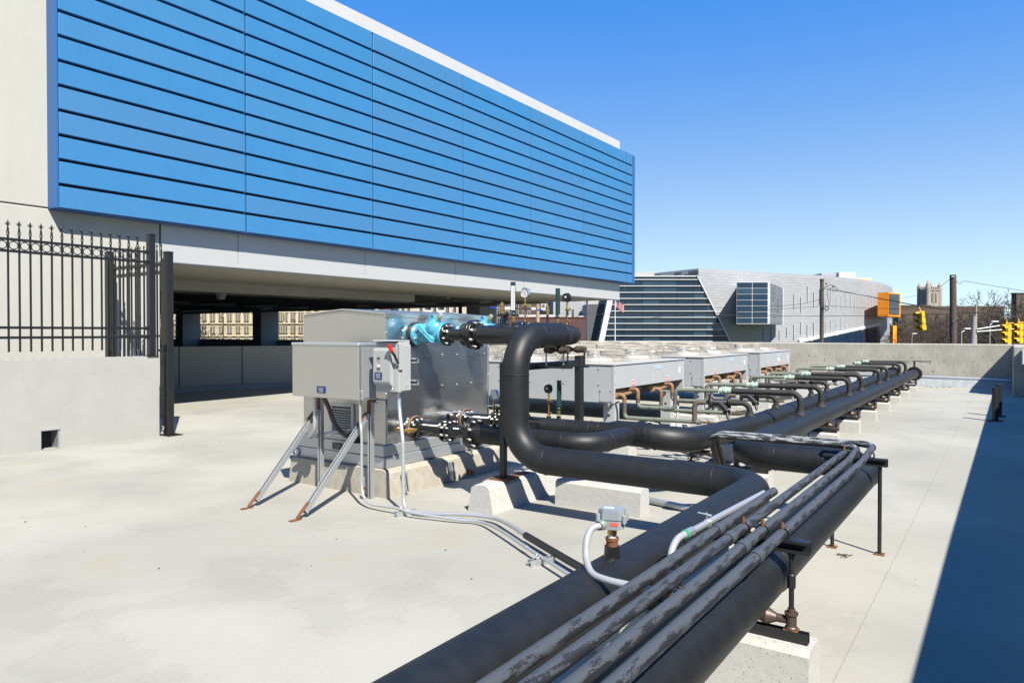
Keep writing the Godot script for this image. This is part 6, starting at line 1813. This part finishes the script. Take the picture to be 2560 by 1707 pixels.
func make_tower() -> void:
	var t := thing("church_tower", "gothic stone church tower with four pinnacles on the far skyline", "tower", far(2324, 831, 330) * Vector3(1, 0, 1) + Vector3(0, -6.5, 0))
	var P := [far(2299, 831, 337), far(2320.5, 831, 326), far(2349.5, 831, 334), far(2328, 831, 345)]
	for k in 4:
		P[k].y = -6.5
	var top := 1.45 + (831.0 - 722.0) / FOCAL * 330.0
	part(t, "shaft", mb().slab(P, Vector3.UP * (top + 6.5)), M.tower)
	for k in 4:
		var c: Vector3 = P[k]
		var pin := mb()
		pin.lathe(c, Vector3.UP, [[0, 1.3], [top + 6.5, 1.1], [top + 6.5, 1.25], [top + 8.0, 1.0], [top + 8.0, 1.1], [top + 10.2 + 0.8 * (k % 2), 0.0]], 6)
		part(t, "pinnacle", pin, M.tower)
	for f in [[0, 1], [1, 2]]:
		var a: Vector3 = P[f[0]]
		var b: Vector3 = P[f[1]]
		var d := (b - a)
		var o := d.cross(Vector3.UP).normalized()
		if o.dot(fwd) > 0:
			o = -o
		for s in [0.34, 0.66]:
			var c: Vector3 = a + d * s
			var dn := d.normalized()
			var ww := 0.85
			var y0 := 1.45 + (831.0 - 757.0) / FOCAL * 330.0
			var y1 := 1.45 + (831.0 - 738.0) / FOCAL * 330.0
			var pts := []
			for q in [[-ww, y0], [ww, y0], [ww, y1], [ww * 0.55, y1 + 0.9], [0.0, y1 + 1.5], [-ww * 0.55, y1 + 0.9], [-ww, y1]]:
				var p: Vector3 = c + dn * q[0]
				p.y = q[1]
				pts.append(p)
			part(t, "belfry_opening", mb().slab(pts, o * 0.12), M.brick_brown)
			part(t, "louvre_mullion", mb().box(Vector3(c.x, (y0 + y1) / 2, c.z) + o * 0.15, Vector3(0.2, y1 - y0, 0.2), 0, Basis(dn, Vector3.UP, o)), M.tower)
		for k in 5:
			var c2 := a + d * (0.14 + 0.18 * k)
			c2.y = top + 0.45
			part(t, "merlon", mb().box(c2, Vector3(0.9, 1.1, 0.5), 0, Basis(d.normalized(), Vector3.UP, o)), M.tower)
		var cs := (a + b) / 2
		cs.y = top - 0.5
		part(t, "string_course", mb().box(cs + o * 0.1, Vector3(d.length(), 0.45, 0.5), 0, Basis(d.normalized(), Vector3.UP, o)), M.tower)
		var mid := (a + b) / 2
		part(t, "pinnacle", mb().lathe(mid + o * 0.1, Vector3.UP, [[top - 4.0, 0.4], [top + 8.5, 0.4], [top + 10.4, 0.0]], 5).shift(Vector3(0, 6.5 - 4.0, 0)), M.tower)
	var b1 := thing("brick_block", "long brown brick building low on the right skyline", "building", far(2380, 831, 270) * Vector3(1, 0, 1) + Vector3(0, -6.5, 0))
	part(b1, "wall", fbox(mb(), 2246, 2512, 765, 880, 270, 20), M.brick_brown)
	part(b1, "roof_edge", fbox(mb(), 2258, 2330, 762.5, 766, 269.8, 20), M.brick_brown)
	for k in 9:
		window_block(b1, 2262.0 + k * 28, 786, 800, 8, 269.8, M.brick_brown, M.pane)
	var b2 := thing("brick_block", "dark brown brick building cut by the right picture edge", "building", far(2600, 831, 190) * Vector3(1, 0, 1) + Vector3(0, -6.5, 0))
	part(b2, "wall", fbox(mb(), 2542, 2680, 733, 900, 190, 2.0), M.brick_brown)
	part(b2, "coping", fbox(mb(), 2541, 2681, 731.5, 734, 189.8, 2.4), M.slate_panel)

# bare winter tree grown from the trunk outwards
func bare_tree(called: String, label: String, foot: Vector3, height: float, spread: float, sd: int, thick: float, group := "bare winter trees") -> void:
	var t := thing(called, label, "tree", foot, group)
	var r := RandomNumberGenerator.new()
	r.seed = sd
	var wood := mb()
	var twigs := mb()
	var todo := [[foot, Vector3.UP, height * 0.36, thick, 0]]
	var count := 0
	while todo.size() > 0 and count < 1500:
		var q: Array = todo.pop_front()
		count += 1
		var p: Vector3 = q[0]
		var d: Vector3 = q[1]
		var l: float = q[2]
		var w: float = q[3]
		var lv: int = q[4]
		var mid := p + d * l * 0.5 + Vector3(r.randfn(), r.randfn(), r.randfn()) * l * 0.05
		var e := p + (d + Vector3(r.randfn(), r.randfn() * 0.5, r.randfn()) * 0.10).normalized() * l
		var g := wood if lv < 3 else twigs
		g.tube([p, mid, e], [w, w * 0.85, w * 0.68], 6 if lv < 2 else (4 if lv < 4 else 3), false)
		if lv >= 6:
			continue
		var n := 4 if lv == 0 else (3 if lv < 4 else 2 + (r.randi() % 2))
		var base := r.randf() * TAU
		for k in n:
			var a := base + TAU * k / n + r.randfn() * 0.3
			var side := Vector3(cos(a), 0, sin(a))
			var out := side - d * side.dot(d)
			var tilt := r.randf_range(0.35, 0.85) * spread
			var nd := (d * (1.0 - tilt * 0.35) + out.normalized() * tilt + Vector3.UP * 0.10).normalized()
			var start := e if k < 2 else p.lerp(e, r.randf_range(0.5, 0.95))
			todo.append([start, nd, l * r.randf_range(0.58, 0.82), maxf(w * r.randf_range(0.45, 0.66), 0.035), lv + 1])
	part(t, "trunk", wood, M.bark)
	part(t, "crown", twigs, M.bark)

func make_trees() -> void:
	var f := func(u: float, d: float) -> Vector3:
		var p := far(u, 831, d)
		p.y = -6.5
		return p
	bare_tree("bare_tree", "tall bare tree with wide crown near the right edge", f.call(2506, 112), 13.2, 0.95, 5, 0.36)
	var rows := [[2262, 150, 9.6, "just right of the orange fin"], [2300, 165, 10.2, "below the church tower"], [2338, 150, 10.0, "between the church tower and the dark pole"], [2366, 130, 9.6, "directly left of the dark pole"], [2405, 160, 11.2, "directly right of the dark pole"], [2440, 140, 10.0, "behind the pale jointed pole"], [2474, 150, 10.0, "right of the pale jointed pole"], [2540, 130, 10.0, "behind the two right traffic signals"], [2412, 230, 15.5, "rising faintly above the long brick building"], [2570, 110, 13.0, "cut by the right picture edge"]]
	for k in rows.size():
		var q: Array = rows[k]
		bare_tree("bare_tree", "bare brown tree, %s" % q[3], f.call(q[0], q[1]), q[2], 1.05, 40 + k, 0.26)
	bare_tree("bare_tree", "small bare tree seen through the garage beside the gate post", f.call(438, 82), 9.5, 0.85, 77, 0.16)
	# thicket that fills the gaps low down: far off, one mass
	var g := mb()
	rng.seed = 91
	for k in 5200:
		var p: Vector3 = f.call(rng.randf_range(2236, 2620), rng.randf_range(170, 235))
		p.y += rng.randf_range(2.0, 10.8)
		var d := Vector3(rng.randfn(), rng.randfn() * 0.8 + 0.8, rng.randfn()).normalized() * rng.randf_range(0.8, 2.6)
		g.tube([p, p + d * 0.5 + Vector3(0, 0.1, 0), p + d], [0.10, 0.07, 0.04], 3, false)
	var o := single("far_thicket", "brown tangle of far bare branches along the right horizon", "thicket", g, M.bark)
	o.set_meta("kind", "stuff")

func pole(called: String, label: String, u: float, v0: float, d: float, w0: float, w1: float, m: Material, lean := 0.0) -> Node3D:
	var foot := far(u, 831, d)
	foot.y = -6.5
	var t := thing(called, label, "pole", foot)
	var tip := far(u + lean, v0, d)
	part(t, "shaft", mb().tube([foot, foot.lerp(tip, 0.5), tip], [w1, (w0 + w1) / 2, w0], 14), m)
	return t

func wire(label: String, pts: Array, r := 0.012) -> void:
	var p := []
	for q in pts:
		p.append(far(q[0], q[1], q[2]))
	var o := mb().tube(curve(p, 6), r, 5)
	single("overhead_wire", label, "wire", o, M.wire, p[0], "overhead wires")

func signal_head(label: String, u: float, v: float, d: float, tilt: float, twin: bool) -> void:
	var c := far(u, v, d)
	var t := thing("traffic_signal", label, "traffic signal", c, "yellow traffic signals")
	var face := (-rgt * 0.9 - fwd * 0.35).normalized()
	var bs := Basis(fwd, tilt) * Basis(face.cross(Vector3.UP) * -1.0, Vector3.UP, face)
	for k in 3:
		var p := c + bs * Vector3(0, (1 - k) * 0.36, 0)
		var sec := part(t, "lamp_section", mb().box(p, Vector3(0.36, 0.352, 0.28), 0.03, bs), M.signal)
		part(sec, "lens", mb().lathe(p + bs * Vector3(0, 0, 0.131), bs.z, [[0, 0.14], [0.02, 0.10], [0.03, 0.0]], 16), M.glass_dark)
		# visor: a tube cut open below
		var vs := mb()
		var st := []
		for j in 13:
			var a := -0.35 + (PI + 0.7) * j / 12.0
			st.append(bs * Vector3(cos(a) * 0.15, sin(a) * 0.15, 0))
		for j in 12:
			var l0 := 0.30 if j > 2 and j < 10 else 0.2
			vs.quad(p + st[j] + bs.z * 0.13, p + st[j + 1] + bs.z * 0.13, p + st[j + 1] * 0.96 + bs.z * (0.13 + l0), p + st[j] * 0.96 + bs.z * (0.13 + l0), st[j])
		part(sec, "visor", vs, M.signal)
	part(t, "hanger", mb().tube([c + bs * Vector3(0, 0.53, 0), c + bs * Vector3(0.02, 0.62, 0), c + bs * Vector3(-0.02, 0.70, 0), c + bs * Vector3(0.0, 0.80, 0)], 0.03, 8), M.signal)
	if twin:
		part(t, "bracket", mb().box(c + bs * Vector3(0.0, 0.60, -0.2), Vector3(0.05, 0.05, 0.6), 0.01, bs), M.signal)

func make_street() -> void:
	var p1 := pole("utility_pole", "brown wooden utility pole with cable loops before the grey building", 2055, 697, 50, 0.125, 0.15, M.pole_wood)
	var c := far(2055, 702, 50)
	part(p1, "top_band", mb().tube([c, c + Vector3.UP * 0.12], 0.15, 12), M.pole_wood)
	for q in [[2066.0, 709.0], [2083.0, 716.0]]:
		part(p1, "insulator", mb().ball(far(q[0], q[1], 50), 0.07, 8), M.pole_wood)
	part(p1, "cable_loop", mb().tube(curve([far(2058, 722, 49.8), far(2075, 712, 49.8), far(2090, 718, 49.8), far(2093, 726, 49.8), far(2084, 728, 49.8), far(2074, 722, 49.8), far(2068, 735, 49.8), far(2072, 752, 49.8), far(2073, 764, 49.8), far(2060, 770, 49.8), far(2056, 768, 49.8)], 6), 0.018, 5), M.wire)
	part(p1, "cable_loop", mb().tube(curve([far(2048, 762, 49.8), far(2058, 768, 49.8), far(2068, 776, 49.8), far(2071, 770, 49.8), far(2062, 764, 49.8), far(2054, 772, 49.8), far(2053, 800, 49.8), far(2052, 857, 49.8)], 6), 0.03, 5), M.wire)
	var p2 := pole("utility_pole", "thick dark wooden pole standing right of the church tower", 2390, 687, 38, 0.155, 0.20, M.pole_wood, -7.5)
	part(p2, "step_bracket", mb().tube([far(2382, 806, 37.8), far(2396, 794, 37.8)], 0.05, 8), M.plate)
	part(p2, "top_tag", fbox(mb(), 2379, 2387, 690, 693, 37.8, 0.03), M.galv)
	for k in 6:
		var u := 2373.0 if k % 2 else 2392.0
		part(p2, "climbing_step", mb().tube([far(2382, 704 + k * 17, 38), far(u, 704 + k * 17, 37.9)], 0.012, 5), M.plate)
	var p3 := pole("signal_pole", "pale grey jointed pole left of the traffic signals", 2441, 760, 45, 0.06, 0.08, M.pole_grey)
	part(p3, "lower_sleeve", mb().tube([far(2433, 900, 45), far(2437, 790, 45)], [0.20, 0.14], 12), M.pole_grey)
	part(p3, "mast_arm", mb().tube([far(2443, 823, 44.8), far(2505, 813, 44.8)], 0.035, 8), M.galv)
	part(p3, "mast_arm", mb().tube([far(2443, 829, 44.8), far(2540, 822, 44.8)], 0.04, 8), M.galv)
	pole("utility_pole", "pale tan wooden pole behind the brass valves", 1344.5, 735, 60, 0.15, 0.17, M.pole_pale)
	for q in [["slim street lamp just right of the dark pole", 2405.0, 824.0, 70.0, 2421.0], ["street lamp between the pale pole and the signals", 2476.0, 806.0, 75.0, 2488.0], ["small street lamp far down the street below the signal", 2281.0, 836.0, 110.0, 2287.0]]:
		var l := pole("street_lamp", q[0], q[1], q[2] + 6, q[3], 0.05, 0.07, M.pole_grey)
		var h := far(q[4], q[2] - 2, q[3])
		part(l, "arm", mb().tube([far(q[1], q[2] + 6, q[3]), h], 0.035, 6), M.galv)
		part(l, "lamp_head", mb().box(h, Vector3(0.75, 0.16, 0.3), 0.06, Basis(rgt, Vector3.UP, -fwd)), M.frame_white)
	for q in [["double headed lamp post seen through the garage", 643.0, 791.0, 70.0], ["slim lamp post left of the double headed one", 558.0, 793.5, 75.0], ["lamp post close to the enclosure edge in the garage view", 737.0, 799.5, 75.0]]:
		var l := pole("street_lamp", q[0], q[1], q[2], q[3], 0.05, 0.06, M.pole_wood)
		part(l, "lamp_head", mb().box(far(q[1] - 4, q[2], q[3]), Vector3(0.40, 0.09, 0.25), 0.03, Basis(rgt, Vector3.UP, -fwd)), M.plate)
		if q[1] < 700 and q[1] > 600:
			part(l, "lamp_head", mb().box(far(q[1] + 5, q[2], q[3]), Vector3(0.40, 0.09, 0.25), 0.03, Basis(rgt, Vector3.UP, -fwd)), M.plate)
	signal_head("tilted yellow traffic signal hanging alone below the church tower", 2304, 802, 40, -0.13, false)
	signal_head("yellow traffic signal, left of the pair at the right edge", 2518, 836, 38, 0.0, true)
	signal_head("yellow traffic signal, right of the pair at the right edge", 2548, 834, 38, 0.0, true)
	wire("overhead wire running level across the grey building and signals", [[1480, 785.5, 52], [1750, 787, 51], [2055, 790, 50], [2300, 786, 45], [2580, 778, 40]], 0.016)
	wire("overhead wire sagging from bay window to the brown pole", [[1700, 776, 62], [1793, 770, 58], [1920, 766, 54], [2000, 760, 51], [2053, 748, 50]])
	wire("overhead wire rising from the atrium to the brown pole", [[1560, 800, 66], [1694, 789, 62], [1909, 775, 56], [2047, 766, 50]])
	wire("overhead wire carrying the tilted signal down to the right edge", [[2060, 721, 50], [2140, 735, 47], [2228, 751, 44], [2307, 765, 40.5], [2440, 780, 39], [2590, 797, 38]], 0.018)
	wire("overhead wire beside the signal wire, slightly higher", [[2062, 715, 50], [2110, 728, 48], [2228, 752.5, 44], [2330, 770, 41], [2420, 782, 40]])
	wire("overhead wire low from the brown pole past the orange bay", [[2060, 764, 50], [2150, 769, 48], [2250, 772, 46], [2400, 771, 42], [2580, 769, 40]])
	wire("high overhead wire between orange bay and dark pole", [[2252, 746, 70], [2298, 737, 60], [2340, 722, 48], [2376, 697, 38]])
	wire("high overhead wire from the dark pole to the right edge", [[2388, 698, 38], [2395, 707, 38], [2403, 709, 38], [2412, 703, 38], [2480, 714, 38], [2600, 734, 38]])
	wire("overhead wire crossing the brick annex toward the atrium", [[1240, 786, 64], [1310, 789, 63], [1345, 783, 60], [1480, 784, 55]])
	wire("overhead wire crossing the stone building view", [[380, 808, 72], [520, 812, 72], [640, 816, 72], [800, 811, 72]])
	wire("lower overhead wire crossing the stone building view", [[380, 815, 71], [560, 821, 71], [720, 822, 71], [860, 818, 71]])
	# flag
	var fp := far(1538, 831, 100)
	fp.y = -6.5
	var t := thing("flag_pole", "white flag pole in front of the glass atrium", "flag pole", fp)
	part(t, "shaft", mb().tube([fp, far(1538, 720, 100)], [0.09, 0.06], 10), M.frame_white)
	part(t, "finial", mb().ball(far(1538, 719, 100), 0.11, 10), M.brass)
	var fl := thing("hanging_flag", "red white and blue striped flag drooping from the pole by the atrium", "flag", far(1538, 752, 100))
	var top := far(1539.5, 741, 100)
	for k in 13:
		for h in 2:
			if h == 0 and k < 7:
				continue
			var g := mb()
			flag_strip(g, top, k / 13.0, (k + 1) / 13.0, 0.42 if h == 1 else 0.0, 1.0 if h == 1 else 0.42)
			part(fl, "stripe", g, M.flag_red if k % 2 == 0 else M.flag_white)
	var cn := mb()
	flag_strip(cn, top, 0.0, 7.0 / 13.0, 0.0, 0.42)
	var cp := part(fl, "canton", cn, M.flag_blue, "dark blue corner with white stars")
	var stars := mb()
	for i in 6:
		for j in 5:
			stars.ball(flag_point(top, 0.03 + 0.36 * (i + 0.5) / 6.0, 0.54 * (j + 0.5) / 5.0) - fwd * 0.01, 0.035, 6)
	part(cp, "stars", stars, M.flag_white, "", true)

func flag_point(top: Vector3, s: float, h: float) -> Vector3:
	# fly hangs down and to the right, in folds
	return top + rgt * (s * 1.05 + 0.12 * sin(s * 7.0)) + Vector3.DOWN * (h * 1.5 * (1.0 - 0.25 * s) + s * 1.15) + fwd * 0.16 * sin(s * 11.0 + h * 1.5)

func flag_strip(g: MB, top: Vector3, h0: float, h1: float, s0: float, s1: float) -> void:
	for k in 8:
		var a := lerpf(s0, s1, k / 8.0)
		var b := lerpf(s0, s1, (k + 1) / 8.0)
		g.quad(flag_point(top, a, h0), flag_point(top, b, h0), flag_point(top, b, h1), flag_point(top, a, h1), -fwd)

func _ready() -> void:
	rng.seed = 7
	make_view()
	make_materials()
	make_ground()
	make_garage()
	make_fence()
	make_pump_house()
	make_controls()
	discharge(-5.06, "nearer")
	discharge(-5.83, "farther")
	suction(-5.06, "nearer")
	suction(-5.83, "farther")
	make_pipes()
	make_sleepers()
	make_flaked()
	make_coolers()
	make_deck_things()
	make_school()
	make_left_town()
	make_tower()
	make_trees()
	make_street()
